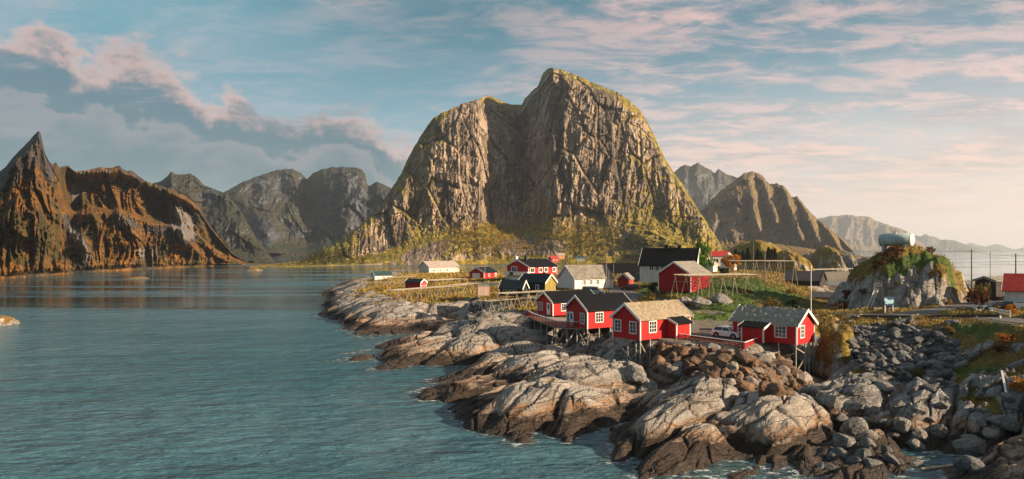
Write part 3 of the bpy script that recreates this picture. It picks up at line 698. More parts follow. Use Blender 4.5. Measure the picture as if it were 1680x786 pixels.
def ground_mat():
    m, t, b = newmat('headland_rock')
    pos = nd(t, 'ShaderNodeNewGeometry').outputs['Position']
    sz = nd(t, 'ShaderNodeSeparateXYZ'); setin(t, sz, 0, pos)
    st = vmap(t, pos, (1, 1, 1.4), (0, 0, -math.atan2(AY, AX)))
    st2 = vmap(t, st, (.32, 1.4, 1.2))
    a = noise(t, st2, .9, 9, .66, .5); c = noise(t, st2, 4.5, 7, .65, .3); f = noise(t, pos, 14, 6, .65)
    bigc = noise(t, pos, .28, 4, .55)
    rock = ramp(t, mth(t, 'ADD', mth(t, 'MULTIPLY', a, .75), mth(t, 'MULTIPLY', c, .3)), [(.34, (.14, .13, .118)), (.46, (.33, .31, .28)), (.58, (.49, .465, .425)), (.75, (.60, .575, .53))])
    rock = mixc(t, mth(t, 'MULTIPLY', sstep(t, bigc, .45, .65), .35), rock, (.36, .27, .19))
    rock = mixc(t, mth(t, 'MULTIPLY', sstep(t, f, .36, .50, 1, 0), .55), rock, (.10, .09, .08))
    tone = attr(t, 'tone')
    rock = mixc(t, mth(t, 'ADD', mth(t, 'MULTIPLY', tone, .45), .22, clamp=True), rock, (.20, .175, .15))
    rock = mixc(t, mth(t, 'MULTIPLY', attr(t, 'slate'), .72), rock, mixc(t, sstep(t, a, .35, .65), (.10, .11, .115), (.33, .335, .33)))
    ck = cracks(t, vmap(t, st, (.16, 1, .6)), .62, .7, .6, .030); ck2 = cracks(t, vmap(t, st, (.5, 1, 1)), 3.2, .6, 2.2, .06)
    rock = mixc(t, mth(t, 'MULTIPLY', mth(t, 'SUBTRACT', 1.0, ck), .70), rock, (.03, .025, .02))
    rock = mixc(t, mth(t, 'MULTIPLY', mth(t, 'SUBTRACT', 1.0, ck2), .22), rock, (.05, .042, .035))
    rock = mixc(t, mth(t, 'MULTIPLY', sstep(t, noise(t, pos, 3.2, 5, .7), .60, .68), .5), rock, (.62, .61, .56))
    rock = mixc(t, mth(t, 'MULTIPLY', attr(t, 'crack'), .85), rock, (.025, .02, .017))  # crack tone also carries the painted shade between rubble stones
    # tide line: lichen orange, then black weed
    zz = mth(t, 'ADD', sz.outputs[2], mth(t, 'MULTIPLY', mth(t, 'SUBTRACT', a, .5), 2.2))
    zz = mth(t, 'ADD', zz, mth(t, 'MULTIPLY', mth(t, 'SUBTRACT', bigc, .5), 1.4))
    lich = mth(t, 'MULTIPLY', sstep(t, zz, 1.1, 1.6), sstep(t, zz, 1.7, 2.4, 1, 0))
    rock = mixc(t, mth(t, 'MULTIPLY', lich, mth(t, 'MULTIPLY', sstep(t, c, .40, .58), .8)), rock, (.33, .16, .05))
    rock = mixc(t, sstep(t, zz, 1.15, 1.75, .94, 0), rock, mixc(t, sstep(t, c, .42, .62), (.012, .009, .007), (.060, .034, .020)))
    wetk = sstep(t, zz, .2, .9, .45, .85)
    # plants
    g1 = noise(t, pos, 1.3, 5, .6); g2 = noise(t, pos, .22, 4, .55); g3 = noise(t, pos, 7.0, 5, .7)
    dry = mixc(t, sstep(t, g1, .38, .62), (.19, .145, .022), (.33, .235, .04))
    dry = mixc(t, sstep(t, g2, .42, .60), dry, (.20, .09, .022))
    grn = mixc(t, sstep(t, g1, .40, .62), (.040, .105, .014), (.11, .17, .02))
    veg = mixc(t, mth(t, 'ADD', attr(t, 'green'), mth(t, 'MULTIPLY', mth(t, 'SUBTRACT', g2, .45), 1.6), clamp=True), dry, grn)
    veg = mixc(t, mth(t, 'MULTIPLY', sstep(t, g3, .40, .55, 1, 0), .6), veg, (.035, .030, .010))
    vf = sstep(t, mth(t, 'ADD', attr(t, 'veg'), mth(t, 'MULTIPLY', mth(t, 'SUBTRACT', g1, .5), .9)), .42, .60)
    col = mixc(t, vf, rock, veg)
    grv = mixc(t, noise(t, pos, 9, 4, .7), (.10, .09, .075), (.27, .235, .19))
    grv = mixc(t, mth(t, 'MULTIPLY', sstep(t, bigc, .45, .6), .5), grv, (.12, .115, .05))
    col = mixc(t, attr(t, 'gravel'), col, grv)
    setin(t, b, 'Base Color', col); setin(t, b, 'Roughness', wetk)
    b.inputs['Specular IOR Level'].default_value = .3
    h = mth(t, 'ADD', mth(t, 'MULTIPLY', a, .9), mth(t, 'ADD', mth(t, 'MULTIPLY', c, .45), mth(t, 'MULTIPLY', f, .16)))
    h = mth(t, 'ADD', h, mth(t, 'ADD', mth(t, 'MULTIPLY', ck, .45), mth(t, 'MULTIPLY', ck2, .18)))
    bump(t, b, mth(t, 'ADD', h, mth(t, 'MULTIPLY', g3, .3)), .9, .35)
    return m
sk = (slice(None, None, 2), slice(None, None, 2))
_w = grid_mesh('water', TX[sk], TY[sk], TX[sk] * 0 + .006, {'shore': np.exp(-(np.minimum(TZ[sk] + .05, 0) / .55) ** 2)})
tag(link_mesh('inshore_water', _w, MATS['sea_water']), 'water lapping with a little foam along the rocky shore', 'water', kind='structure')
M_ground = ground_mat()
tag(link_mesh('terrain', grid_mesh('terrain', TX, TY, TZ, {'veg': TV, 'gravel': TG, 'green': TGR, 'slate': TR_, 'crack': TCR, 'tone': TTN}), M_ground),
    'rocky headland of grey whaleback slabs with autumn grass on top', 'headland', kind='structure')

# roads as ribbons on the levelled ground
def ribbon(name, pts, hw, lift, m, label):
    P_ = np.array(pts); q = []
    for i in range(len(P_) - 1):
        for s in np.linspace(0, 1, 10, endpoint=False): q.append(i + s)
    q.append(len(P_) - 1); q = np.array(q)
    C = np.stack([np.interp(q, range(len(P_)), P_[:, k]) for k in range(3)], -1)
    for _ in range(12): C[1:-1] = .5 * C[1:-1] + .25 * (C[:-2] + C[2:])
    T_ = np.gradient(C, axis=0); T_ /= np.linalg.norm(T_[:, :2], axis=1)[:, None]
    Nn = np.stack([-T_[:, 1], T_[:, 0], T_[:, 0] * 0], -1)
    offs = np.linspace(-hw, hw, 5)
    X = np.stack([C[:, 0] + Nn[:, 0] * o for o in offs]); Y = np.stack([C[:, 1] + Nn[:, 1] * o for o in offs]); Z = np.stack([C[:, 2] + lift - .02 * abs(o) / hw for o in offs])
    tag(link_mesh(name, grid_mesh(name, X, Y, Z), m), label, 'road', kind='structure')
M_asphalt = simple('asphalt', (.12, .115, .11), .85, .35, .6, .4, 30, c2=(.075, .073, .072))
ribbon('road', ROADS[0][0], 2.2, .03, M_asphalt, 'grey asphalt lane running past the red cabins and the rock hill')
ribbon('side_road', ROADS[1][0], 1.9, .045, M_asphalt, 'grey asphalt side road bending round the rock hill')
# ------------------------------------------------------------------ air
def make_haze():
    m = bpy.data.materials.new('haze_air'); m.use_nodes = True
    t = m.node_tree; t.nodes.clear()
    v = nd(t, 'ShaderNodeVolumePrincipled')
    v.inputs['Color'].default_value = (.78, .89, 1.0, 1); v.inputs['Density'].default_value = HAZE; v.inputs['Anisotropy'].default_value = .25
    o = nd(t, 'ShaderNodeOutputMaterial'); t.links.new(v.outputs[0], o.inputs['Volume'])
    bm = bmesh.new(); bmesh.ops.create_cube(bm, size=1)
    for q in bm.verts: q.co = Vector((q.co.x * 22000, 7400 + q.co.y * 15600, 190 + q.co.z * 400))
    me = bpy.data.meshes.new('haze'); bm.to_mesh(me); bm.free()
    ob = link_mesh('haze', me, m); ob.display_type = 'WIRE'
    tag(ob, 'thin evening haze over the whole fjord', 'haze', kind='stuff')
HAZE = 0.65e-4
make_haze()
# ------------------------------------------------------------------ mesh builder
class MB:
    def __init__(s): s.v = []; s.f = []
    def add(s, vs, fs):
        n = len(s.v); s.v += [tuple(q) for q in vs]; s.f += [tuple(i + n for i in q) for q in fs]
        return s
    def box(s, x0, x1, y0, y1, z0, z1, fn=None):
        vs = [(x, y, z) for z in (z0, z1) for y in (y0, y1) for x in (x0, x1)]
        if fn: vs = [fn(*q) for q in vs]
        return s.add(vs, [(0, 2, 3, 1), (4, 5, 7, 6), (0, 1, 5, 4), (2, 6, 7, 3), (0, 4, 6, 2), (1, 3, 7, 5)])
    def bar(s, a, b, w, h=None, up=(0, 0, 1)):
        a = Vector(a); b = Vector(b); d = (b - a).normalized(); h = h or w
        u = Vector(up)
        if abs(d.dot(u)) > .98: u = Vector((1, 0, 0))
        r = d.cross(u).normalized(); u = r.cross(d)
        vs = []
        for q in (a, b):
            for i, j in ((-1, -1), (1, -1), (1, 1), (-1, 1)): vs.append(q + r * (i * w / 2) + u * (j * h / 2))
        return s.add(vs, [(3, 2, 1, 0), (4, 5, 6, 7), (0, 1, 5, 4), (1, 2, 6, 5), (2, 3, 7, 6), (3, 0, 4, 7)])
    def tube(s, a, b, r0, r1=None, n=8):
        a = Vector(a); b = Vector(b); r1 = r0 if r1 is None else r1
        d = (b - a).normalized(); u = Vector((0, 0, 1)) if abs(d.z) < .95 else Vector((1, 0, 0))
        r = d.cross(u).normalized(); u = r.cross(d); vs = []
        for q, rr in ((a, r0), (b, r1)):
            for k in range(n):
                t_ = 2 * math.pi * k / n; vs.append(q + (r * math.cos(t_) + u * math.sin(t_)) * rr)
        fs = [(k, (k + 1) % n, n + (k + 1) % n, n + k) for k in range(n)] + [tuple(range(n))[::-1], tuple(range(n, 2 * n))]
        return s.add(vs, fs)
    def prism(s, poly, fn0, fn1):
        n = len(poly); vs = [fn0(*q) for q in poly] + [fn1(*q) for q in poly]
        return s.add(vs, [tuple(range(n))[::-1], tuple(range(n, 2 * n))] + [(k, (k + 1) % n, n + (k + 1) % n, n + k) for k in range(n)])
    def build(s, name, m, parent=None, smooth=False):
        me = bpy.data.meshes.new(name); me.from_pydata(s.v, [], s.f); me.update()
        bm = bmesh.new(); bm.from_mesh(me); bmesh.ops.recalc_face_normals(bm, faces=bm.faces); bm.to_mesh(me); bm.free()
        if smooth:
            for p in me.polygons: p.use_smooth = True
        return link_mesh(name, me, m, parent)

# ------------------------------------------------------------------ building materials
def boards(name, c, pitch=.16, rough=.6, var=.25, dep=.6):
    m, t, b = newmat(name)
    o = nd(t, 'ShaderNodeTexCoord').outputs['Object']
    s3 = nd(t, 'ShaderNodeSeparateXYZ'); setin(t, s3, 0, o)
    k = mth(t, 'DIVIDE', mth(t, 'ADD', s3.outputs[0], s3.outputs[1]), pitch)
    fr = mth(t, 'FRACT', k)
    gap = sstep(t, mth(t, 'ABSOLUTE', mth(t, 'SUBTRACT', fr, .5)), .36, .48)
    wn = nd(t, 'ShaderNodeTexWhiteNoise', noise_dimensions='1D'); setin(t, wn, 'W', mth(t, 'FLOOR', k))
    n = noise(t, vmap(t, o, (1.2, 1.2, .35)), 1.4, 5, .65)
    wash = noise(t, vmap(t, o, (3, 3, .5)), 1.0, 4, .6)
    col = mixc(t, mth(t, 'MULTIPLY', wn.outputs[0], var), c, tuple(q * .55 for q in c))
    col = mixc(t, mth(t, 'MULTIPLY', sstep(t, n, .45, .70), .35), col, tuple(min(1, q * 1.25 + .015) for q in c))
    col = mixc(t, mth(t, 'MULTIPLY', sstep(t, wash, .48, .70), .45), col, tuple(q * .5 + .01 for q in c))
    col = mixc(t, mth(t, 'MULTIPLY', gap, .75), col, tuple(q * .35 for q in c))
    setin(t, b, 'Base Color', col); b.inputs['Roughness'].default_value = rough; b.inputs['Specular IOR Level'].default_value = .25
    bump(t, b, mth(t, 'SUBTRACT', mth(t, 'MULTIPLY', n, .2), gap), dep, .03)
    return m
RED = boards('red_boards', (.52, .014, .018), .30, dep=1.0); DRED = boards('dark_red_boards', (.40, .014, .020)); ORRED = boards('orange_red_boards', (.62, .045, .016))
WHITE = boards('white_boards', (.78, .77, .74), var=.10); GREEN = boards('dark_green_boards', (.018, .035, .032)); OCHRE = boards('ochre_boards', (.30, .23, .06)); PINKW = boards('bare_wood_boards', (.55, .40, .33), .25)
CREAM = boards('cream_boards', (.78, .70, .58), var=.12); DARKW = boards('dark_timber', (.035, .03, .028)); ORANGE = boards('orange_boards', (.75, .28, .05))
TRIM = simple('white_paint', (.82, .81, .79), .5, .12, 3)
def roofmat(name, c, pitch, rough=.7, c2=None):
    m, t, b = newmat(name)
    o = nd(t, 'ShaderNodeTexCoord').outputs['Object']
    s3 = nd(t, 'ShaderNodeSeparateXYZ'); setin(t, s3, 0, o)
    rows = mth(t, 'FRACT', mth(t, 'DIVIDE', s3.outputs[1], pitch))
    cols = mth(t, 'FRACT', mth(t, 'DIVIDE', s3.outputs[0], pitch * .8))
    n = noise(t, o, 1.1, 6, .65); f = noise(t, o, 9, 4, .6)
    col = mixc(t, sstep(t, n, .35, .65), c2 or tuple(q * .7 for q in c), c)
    col = mixc(t, mth(t, 'MULTIPLY', sstep(t, rows, .86, .98), .5), col, tuple(q * .5 for q in c))
    col = mixc(t, mth(t, 'MULTIPLY', f, .3), col, tuple(q * .5 for q in c))
    setin(t, b, 'Base Color', col); b.inputs['Roughness'].default_value = rough; b.inputs['Specular IOR Level'].default_value = .15
    bump(t, b, mth(t, 'ADD', rows, mth(t, 'MULTIPLY', mth(t, 'ABSOLUTE', mth(t, 'SUBTRACT', cols, .5)), .8)), .5, .05)
    return m
BLACKR = roofmat('black_roofing', (.006, .007, .010), .35); GREYR = roofmat('grey_slate_roof', (.30, .275, .235), .4, c2=(.17, .16, .14)); TEALR = roofmat('teal_sheet_roof', (.045, .10, .11), .3)
BLUER = roofmat('blue_black_roofing', (.010, .022, .032), .35); REDR = roofmat('red_sheet_roof', (.50, .055, .045), .35); PALER = roofmat('pale_sheet_roof', (.50, .42, .37), .4)
def stonemat(name, lo, mid, hi):
    m, t, b = newmat(name)
    o = nd(t, 'ShaderNodeTexCoord').outputs['Object']
    v = nd(t, 'ShaderNodeTexVoronoi'); setin(t, v, 'Vector', vmap(t, o, (1, 1.4, 1.4))); v.inputs['Scale'].default_value = 3.4
    n = noise(t, o, 4.5, 6, .7); g = noise(t, o, .8, 4, .6)
    cs = nd(t, 'ShaderNodeSeparateColor'); setin(t, cs, 0, v.outputs['Color'])
    col = mixc(t, cs.outputs[0], lo, hi)
    col = mixc(t, sstep(t, n, .40, .60), col, mid)
    col = mixc(t, mth(t, 'MULTIPLY', sstep(t, n, .30, .42, 1, 0), .8), col, tuple(q * .25 for q in lo))
    col = mixc(t, mth(t, 'MULTIPLY', sstep(t, g, .5, .65), .4), col, (.20, .16, .06))
    setin(t, b, 'Base Color', col); b.inputs['Roughness'].default_value = .9
    bump(t, b, mth(t, 'ADD', n, mth(t, 'MULTIPLY', cs.outputs[1], .4)), 1.0, .10)
    return m
TURFR = stonemat('straw_stone_roof', (.20, .16, .105), (.31, .25, .17), (.42, .36, .26)); SLATER = stonemat('lichen_slate_roof', (.15, .15, .13), (.26, .255, .22), (.40, .39, .34))
GLASS, _t, _b = newmat('window_glass'); _b.inputs['Base Color'].default_value = (.03, .035, .042, 1); _b.inputs['Roughness'].default_value = .06; _b.inputs['Specular IOR Level'].default_value = .6
POLE = simple('weathered_pole', (.36, .31, .24), .85, .45, 3, .3, 20); STILT = simple('pale_green_stilt_wood', (.40, .43, .38), .85, .4, 3, .3, 20); GREYW = simple('silvered_wood', (.36, .32, .265), .9, .5, 3, .4, 14)
CONC = simple('concrete', (.42, .39, .34), .9, .35, 1.2, .3, 20); BRICKC = simple('black_chimney', (.018, .018, .020), .8, .4, 4); STEEL = simple('galvanised_steel', (.36, .36, .36), .45, .3, 2, metal=.6)
RAILRED = boards('red_rail_paint', (.38, .020, .022)); FABRIC = simple('dark_curtain', (.05, .05, .05))

# ------------------------------------------------------------------ houses
class House:
    def __init__(s, name, label, corner, ang, L, W, h, rh, wall, roof, anchor=(-1, -1), cat='house', group=None, oe=.35, og=.30, thick=.16, trim=TRIM, turf=False, corners=((-1, -1), (1, -1), (1, 1), (-1, 1)), barge=True):
        ca, sa_ = math.cos(ang), math.sin(ang)
        ox, oy = -anchor[0] * L / 2, -anchor[1] * W / 2
        s.c = Vector((corner[0] + ox * ca - oy * sa_, corner[1] + ox * sa_ + oy * ca, corner[2]))
        s.ang = ang; s.L, s.W, s.h, s.rh = L, W, h, rh; s.trim = trim; s.oe = oe; s.og = og
        s.root = r = empty(name, s.c, ang, label, cat, group)
        l2, w2 = L / 2, W / 2
        m = MB(); m.prism([(-w2, 0), (w2, 0), (w2, h), (0, h + rh), (-w2, h)], lambda y, z: (-l2, y, z), lambda y, z: (l2, y, z))
        s.wallo = m.build('wall', wall, r)
        sl = rh / w2
        # roof
        if turf:
            nx, ny = int(L * 5), int((w2 + oe) * 5); V = []; Fa = []
            for sg in (-1, 1):
                for lay in (0, 1):
                    for j in range(ny + 1):
                        yy = (w2 + oe) * j / ny
                        for i in range(nx + 1):
                            xx = -l2 - og + (L + 2 * og) * i / nx
                            zz = h + rh - sl * yy + .03
                            edge = min(1, min(j if sg > 2 else ny - j, i, nx - i) * 1.0 + .35)
                            if lay: zz += thick * edge + .09 * edge * float(fbm(np.array(xx * 1.7 + sg), np.array(yy * 1.7 + 9), 300, 3))
                            V.append((xx, sg * yy, zz))
            cnt = (nx + 1) * (ny + 1)
            for q in range(4):
                for j in range(ny):
                    for i in range(nx):
                        k = q * cnt + j * (nx + 1) + i; Fa.append((k, k + 1, k + nx + 2, k + nx + 1))
            for q in (0, 2):
                for j in range(ny):
                    for i in (0, nx):
                        k = q * cnt + j * (nx + 1) + i; Fa.append((k, k + nx + 1, k + nx + 1 + cnt, k + cnt))
                for i in range(nx):
                    k = q * cnt + ny * (nx + 1) + i; Fa.append((k, k + 1, k + 1 + cnt, k + cnt))
            mb = MB(); mb.v = V; mb.f = Fa
            s.roof = mb.build('roof', roof, r)
        else:
            m = MB(); e = w2 + oe; z0 = h - sl * oe + .02; zr = h + rh + .02
            m.prism([(-e, z0), (0, zr), (e, z0), (e, z0 + thick), (0, zr + thick * 1.1), (-e, z0 + thick)], lambda y, z: (-l2 - og, y, z), lambda y, z: (l2 + og, y, z))
            s.roof = m.build('roof', roof, r)
        if barge:
            for sx in (-1, 1):
                m = MB(); e = w2 + oe; z0 = h - sl * oe + .02; zr = h + rh + .02; a = .17
                for sg in (-1, 1):
                    m.prism([(0, zr - a), (sg * (e + .02), z0 - a), (sg * (e + .02), z0 + thick + .05), (0, zr + thick + .06)], lambda y, z: (sx * (l2 + og + .002), y, z), lambda y, z: (sx * (l2 + og + .055), y, z))
                m.build('bargeboard', trim, r)
        for sx, sy in corners:
            m = MB(); x, y = sx * l2, sy * w2; k = .13
            m.box(min(x - sx * k, x + sx * .03), max(x - sx * k, x + sx * .03), min(y - sy * k, y + sy * .03), max(y - sy * k, y + sy * .03), -.02, h - .03)
            m.build('corner_board', trim, r)
    def fr(s, side):
        l2, w2 = s.L / 2, s.W / 2
        o, d, n = {'-Y': ((-l2, -w2), (1, 0), (0, -1)), '+X': ((l2, -w2), (0, 1), (1, 0)), '+Y': ((l2, w2), (-1, 0), (0, 1)), '-X': ((-l2, w2), (0, -1), (-1, 0))}[side]
        return lambda u, dd, v: (o[0] + d[0] * u + n[0] * dd, o[1] + d[1] * u + n[1] * dd, v)
    def window(s, side, u, v, w, h, nx=2, ny=3, f=None, name='window', fw=.11, glass=None):
        fn = f or s.fr(side); m = MB(); a, b, c, d = u - w / 2, u + w / 2, v - h / 2, v + h / 2
        m.box(a - fw, a, .003, .075, c - fw, d + fw, fn); m.box(b, b + fw, .003, .075, c - fw, d + fw, fn)
        m.box(a, b, .003, .075, d, d + fw, fn); m.box(a, b, .003, .09, c - fw, c, fn)
        for i in range(1, nx): q = a + w * i / nx; m.box(q - .03, q + .03, .004, .06, c, d, fn)
        for i in range(1, ny): q = c + h * i / ny; m.box(a, b, .004, .052, q - .022, q + .022, fn)
        o = m.build(name, s.trim, s.root)
        g = MB(); g.box(a, b, .002, .03, c, d, fn); g.build('pane', glass or GLASS, o)
        return o
    def door(s, side, u, w=.9, h=2.0, mat_=None, glazed=True, f=None, base=.05):
        fn = f or s.fr(side); m = MB()
        m.box(u - w / 2 - .1, u - w / 2, .003, .08, base, base + h + .1, fn); m.box(u + w / 2, u + w / 2 + .1, .003, .08, base, base + h + .1, fn)
        m.box(u - w / 2, u + w / 2, .003, .08, base + h, base + h + .1, fn); m.box(u - w / 2, u + w / 2, .002, .045, base, base + h, fn)
        o = m.build('door', mat_ or s.trim, s.root)
        if glazed:
            g = MB(); g.box(u - w * .28, u + w * .28, .046, .052, base + h * .5, base + h * .92, fn); g.build('pane', GLASS, o)
        g = MB(); g.box(u + w * .34, u + w * .40, .046, .10, base + .95, base + 1.08, fn); g.build('handle', STEEL, o)
        return o
    def chimney(s, x, y, w=.45, hh=.8, m_=None, name='chimney'):
        z = s.h + s.rh * (1 - abs(y) / (s.W / 2)); m = MB()
        m.box(x - w / 2, x + w / 2, y - w / 2, y + w / 2, z - .3, z + hh); m.box(x - w / 2 - .05, x + w / 2 + .05, y - w / 2 - .05, y + w / 2 + .05, z + hh, z + hh + .1)
        return m.build(name, m_ or BRICKC, s.roof)
    def loc2w(s, x, y, z=0):
        ca, sa_ = math.cos(s.ang), math.sin(s.ang)
        return Vector((s.c.x + x * ca - y * sa_, s.c.y + x * sa_ + y * ca, s.c.z + z))
    def stilts(s, pts, r=.10, braces=(), m_=None):
        bot = []
        for x, y in pts:
            q = s.loc2w(x, y); zb = H(q.x, q.y) - s.c.z - .35; bot.append(zb)
            if zb < -.1: MB().tube((x, y, zb), (x, y, 0), r, r * .9).build('stilt', m_ or STILT, s.root)
        for i, j, a, b in braces:   # from a of the way down stilt i to b of stilt j
            (x0, y0), (x1, y1) = pts[i], pts[j]
            MB().bar((x0, y0, bot[i] * a), (x1, y1, bot[j] * b), .10, .14).build('brace', GREYW, s.root)
    def porch(s, u0, u1, dep, h1, h2, wall, roof, side='-Y', sill=0.0):
        """Lean-to porch on a long side; its own walls, roof, corner boards."""
        fn = s.fr(side); m = MB()
        m.prism([(.004, sill), (dep, sill), (dep, h1), (.004, h2)], lambda d, z: fn(u0, d, z), lambda d, z: fn(u1, d, z))
        p = m.build('porch', wall, s.root)
        sl = (h2 - h1) / dep; m = MB()
        m.prism([(.006, h2 + .01), (dep + .35, h1 - sl * .35 + .01), (dep + .35, h1 - sl * .35 + .13), (.006, h2 + .13)], lambda d, z: fn(u0 - .25, d, z), lambda d, z: fn(u1 + .25, d, z))
        m.build('porch_roof', roof, p)
        for u, sg in ((u0 - .25, -1), (u1 + .25, 1)):
            m = MB(); m.prism([(.01, h2 - .12), (dep + .37, h1 - sl * .35 - .13), (dep + .37, h1 - sl * .35 + .15), (.01, h2 + .16)], lambda d, z: fn(u, d, z), lambda d, z: fn(u + sg * .045, d, z))
            m.build('porch_bargeboard', s.trim, p)
        for u, sg in ((u0, -1), (u1, 1)):
            m = MB(); a, b = sorted((u - sg * .12, u + sg * .03)); m.box(a, b, dep - .12, dep + .03, sill, h1 - .05, fn); m.build('corner_board', s.trim, p)
        return p
def A2(x, y): return math.atan2(y, x)
CAB = 'red cabins on stilts along the shore'

# C: cabin with the straw coloured roof
hC = House('fishing_cabin', 'red stilted cabin with straw coloured stone roof and a small black roofed porch', (15.75, 82, 5.0), A2(.8, .6), 9.6, 4.7, 2.6, 1.72, RED, TURFR, group=CAB, turf=True, corners=((-1, -1), (1, -1), (-1, 1)), oe=.30)
hC.window('-X', .95, 1.55, .95, 1.35, 2, 3); hC.window('-X', 3.55, 1.5, .95, 1.35, 2, 3); hC.window('-Y', 2.25, 1.55, 1.25, 1.3, 3, 3)
hC.porch(5.0, 7.7, 1.5, 1.95, 2.55, RED, BLACKR)
hC.stilts([(-4.7, -2.25), (-4.7, 2.25), (-4.7, -.2), (-4.1, -1.0), (-2.9, -2.25), (-3.0, 1.5)], .10, [(0, 1, .15, .80), (1, 0, .10, .72), (2, 0, .9, .2), (0, 4, .05, .8)])
# D: cabin at the end of the fence
hD = House('fishing_cabin', 'red stilted cabin with grey lichen slate roof and black stove pipe, beside the white car', (33.35, 78.2, 5.0), A2(.66, -.75), 8.3, 4.6, 2.3, 1.62, RED, SLATER, anchor=(1, -1), group=CAB, turf=True, corners=((-1, -1), (1, -1), (1, 1)), oe=.30)
hD.window('-Y', 6.35, 1.4, 1.3, 1.25, 3, 3); hD.window('-Y', 1.25, 1.45, .75, 1.1, 2, 3); hD.window('+X', 1.35, 1.45, .95, 1.3, 3, 3)
hD.porch(2.0, 4.9, 1.35, 1.85, 2.28, RED, BLACKR)
hD.chimney(3.0, .25, .34, .55)
hD.stilts([(4.0, -2.2), (4.0, 2.2), (1.9, -2.2), (4.0, .2), (4.0, 1.2), (2.2, 1.6)], .10, [(0, 1, .1, .55), (1, 0, .1, .85), (2, 0, .75, .25)])
# B and A: cabins with black roofs sharing the deck
hB = House('fishing_cabin', 'nearer of two red cabins with black roofs on the stilted deck', (10.7, 94.8, 4.95), A2(.866, .5), 8.4, 5.2, 2.7, 1.8, RED, BLACKR, group=CAB, corners=((-1, -1), (1, -1), (-1, 1)))
hB.window('-X', 4.05, 1.4, .85, 1.35, 2, 3); hB.window('-Y', 2.1, 1.55, 1.25, 1.3, 3, 3); hB.door('-X', 1.35, .85, 2.0); hB.window('-X', .55, 1.15, .5, 1.5, 1, 2)
hB.stilts([(-4.1, -2.45), (-4.1, 0), (-4.1, 2.4), (-2.0, -2.45), (0, -2.45), (2.2, -2.45), (-2, 1)], .11, [(0, 3, .1, .9), (1, 0, .1, .9)])
hA = House('fishing_cabin', 'farther of two red cabins with black roofs on the stilted deck', (6.95, 113.6, 5.0), A2(.866, .5), 9.4, 5.0, 2.35, 1.5, RED, BLACKR, group=CAB, corners=((-1, -1), (1, -1), (-1, 1)))
hA.window('-X', 1.25, 1.35, .95, 1.25, 2, 3); hA.door('-X', 3.7, .85, 1.95); hA.window('-Y', 2.5, 1.35, 1.5, 1.15, 4, 3)
hA.stilts([(-4.5, -2.3), (-4.5, 2.3), (-1.5, -2.3)], .11)

# deck
DECKZ = 4.80
dpoly = [(3.5, 109.5), (6.39, 98.5), (9.75, 96.4), (8.0, 99.5), (10.6, 101.5), (10.4, 111.5), (6.8, 113.4), (4.3, 117.8), (2.4, 117.0)]
dk = empty('deck', (6.4, 105, DECKZ), 0, 'stilted timber deck with red railings in front of the two black roofed cabins', 'deck')
L_ = lambda p, z=0: (p[0] - 6.4, p[1] - 105, z)
m = MB(); n = len(dpoly); m.add([L_(p, -.02) for p in dpoly] + [L_(p, -.16) for p in dpoly], [tuple(range(n)), tuple(range(n, 2 * n))[::-1]] + [(k, (k + 1) % n, n + (k + 1) % n, n + k) for k in range(n)])
m.build('floor', GREYW, dk)
def railing(root, pts, zb, hgt, rails, mat_, cap, off, post_gap=1.6):
    for i in range(len(pts) - 1):
        a, b = Vector(pts[i]) - off, Vector(pts[i + 1]) - off
        up = Vector((0, 0, 1)); n_ = max(1, round((b - a).length / post_gap)); m = MB()
        for k in range(rails):
            z = zb + hgt * (k + .6) / (rails + .2); m.bar(a + up * z, b + up * z, .035, hgt / rails * .62)
        m.build('rail_boards', mat_, root)
        m = MB(); m.bar(a + up * (zb + hgt + .03), b + up * (zb + hgt + .03), .14, .06); m.build('cap_rail', cap, root)
        for k in range(n_ + (i == len(pts) - 2)):
            q = a.lerp(b, k / n_); MB().bar(q + up * zb, q + up * (zb + hgt), .09).build('post', mat_, root)
off = Vector((6.4, 105, DECKZ))
railing(dk, [(x, y, DECKZ) for x, y in ((2.5, 116.8), (3.6, 109.5), (6.45, 98.65), (9.6, 96.7))], -.1, 1.0, 5, RAILRED, TRIM, off)
for x, y in ((3.0, 114), (3.7, 109.3), (4.6, 106), (5.4, 102.8), (6.5, 98.9), (8.0, 97.9), (9.4, 96.9), (7.6, 101), (6.6, 106), (8.8, 104), (6.2, 110)):
    zb = H(x, y) - DECKZ - .4
    if zb < -.3: MB().tube((x - 6.4, y - 105, zb), (x - 6.4, y - 105, -.16), .10).build('stilt', STILT, dk)
for (a, b) in (((3.4, 110), (1.5, 111.5)), ((6.5, 99), (5.6, 96.4)), ((9.2, 97), (7.2, 94.6)), ((8, 98), (6.6, 99)), ((10.4, 95.2), (8.6, 92.6))):
    MB().bar((a[0] - 6.4, a[1] - 105, -.3), (b[0] - 6.4, b[1] - 105, H(*b) - DECKZ - .1), .13).build('brace', GREYW, dk)

# red fence along the car park, on its concrete edge
fpts = [(20.3, 84.9, 4.80), (26.95, 77.3, 4.60), (30.5, 81.6, 4.75)]
kb = MB()
for a, b in zip(fpts[:-1], fpts[1:]): kb.bar(Vector(a) + Vector((0, 0, -.42)), Vector(b) + Vector((0, 0, -.42)), .45, .85)
tag(kb.build('retaining_wall', CONC), 'low concrete edge wall under the long red board fence', 'wall')
fe = empty('board_fence', fpts[1], 0, 'low red board fence with white top rail in front of the white car', 'fence')
railing(fe, fpts, .02, .78, 4, RAILRED, TRIM, Vector(fpts[1]), 2.2)

# ---- village behind
def gz(px, py, Y): return P(px, py, Y)
def simple_house(name, label, px, py, Y, ang, L, W, h, rh, wall, roof, anchor=(-1, -1), **k):
    return House(name, label, tuple(P(px, py, Y)), ang, L, W, h, rh, wall, roof, anchor, **k)
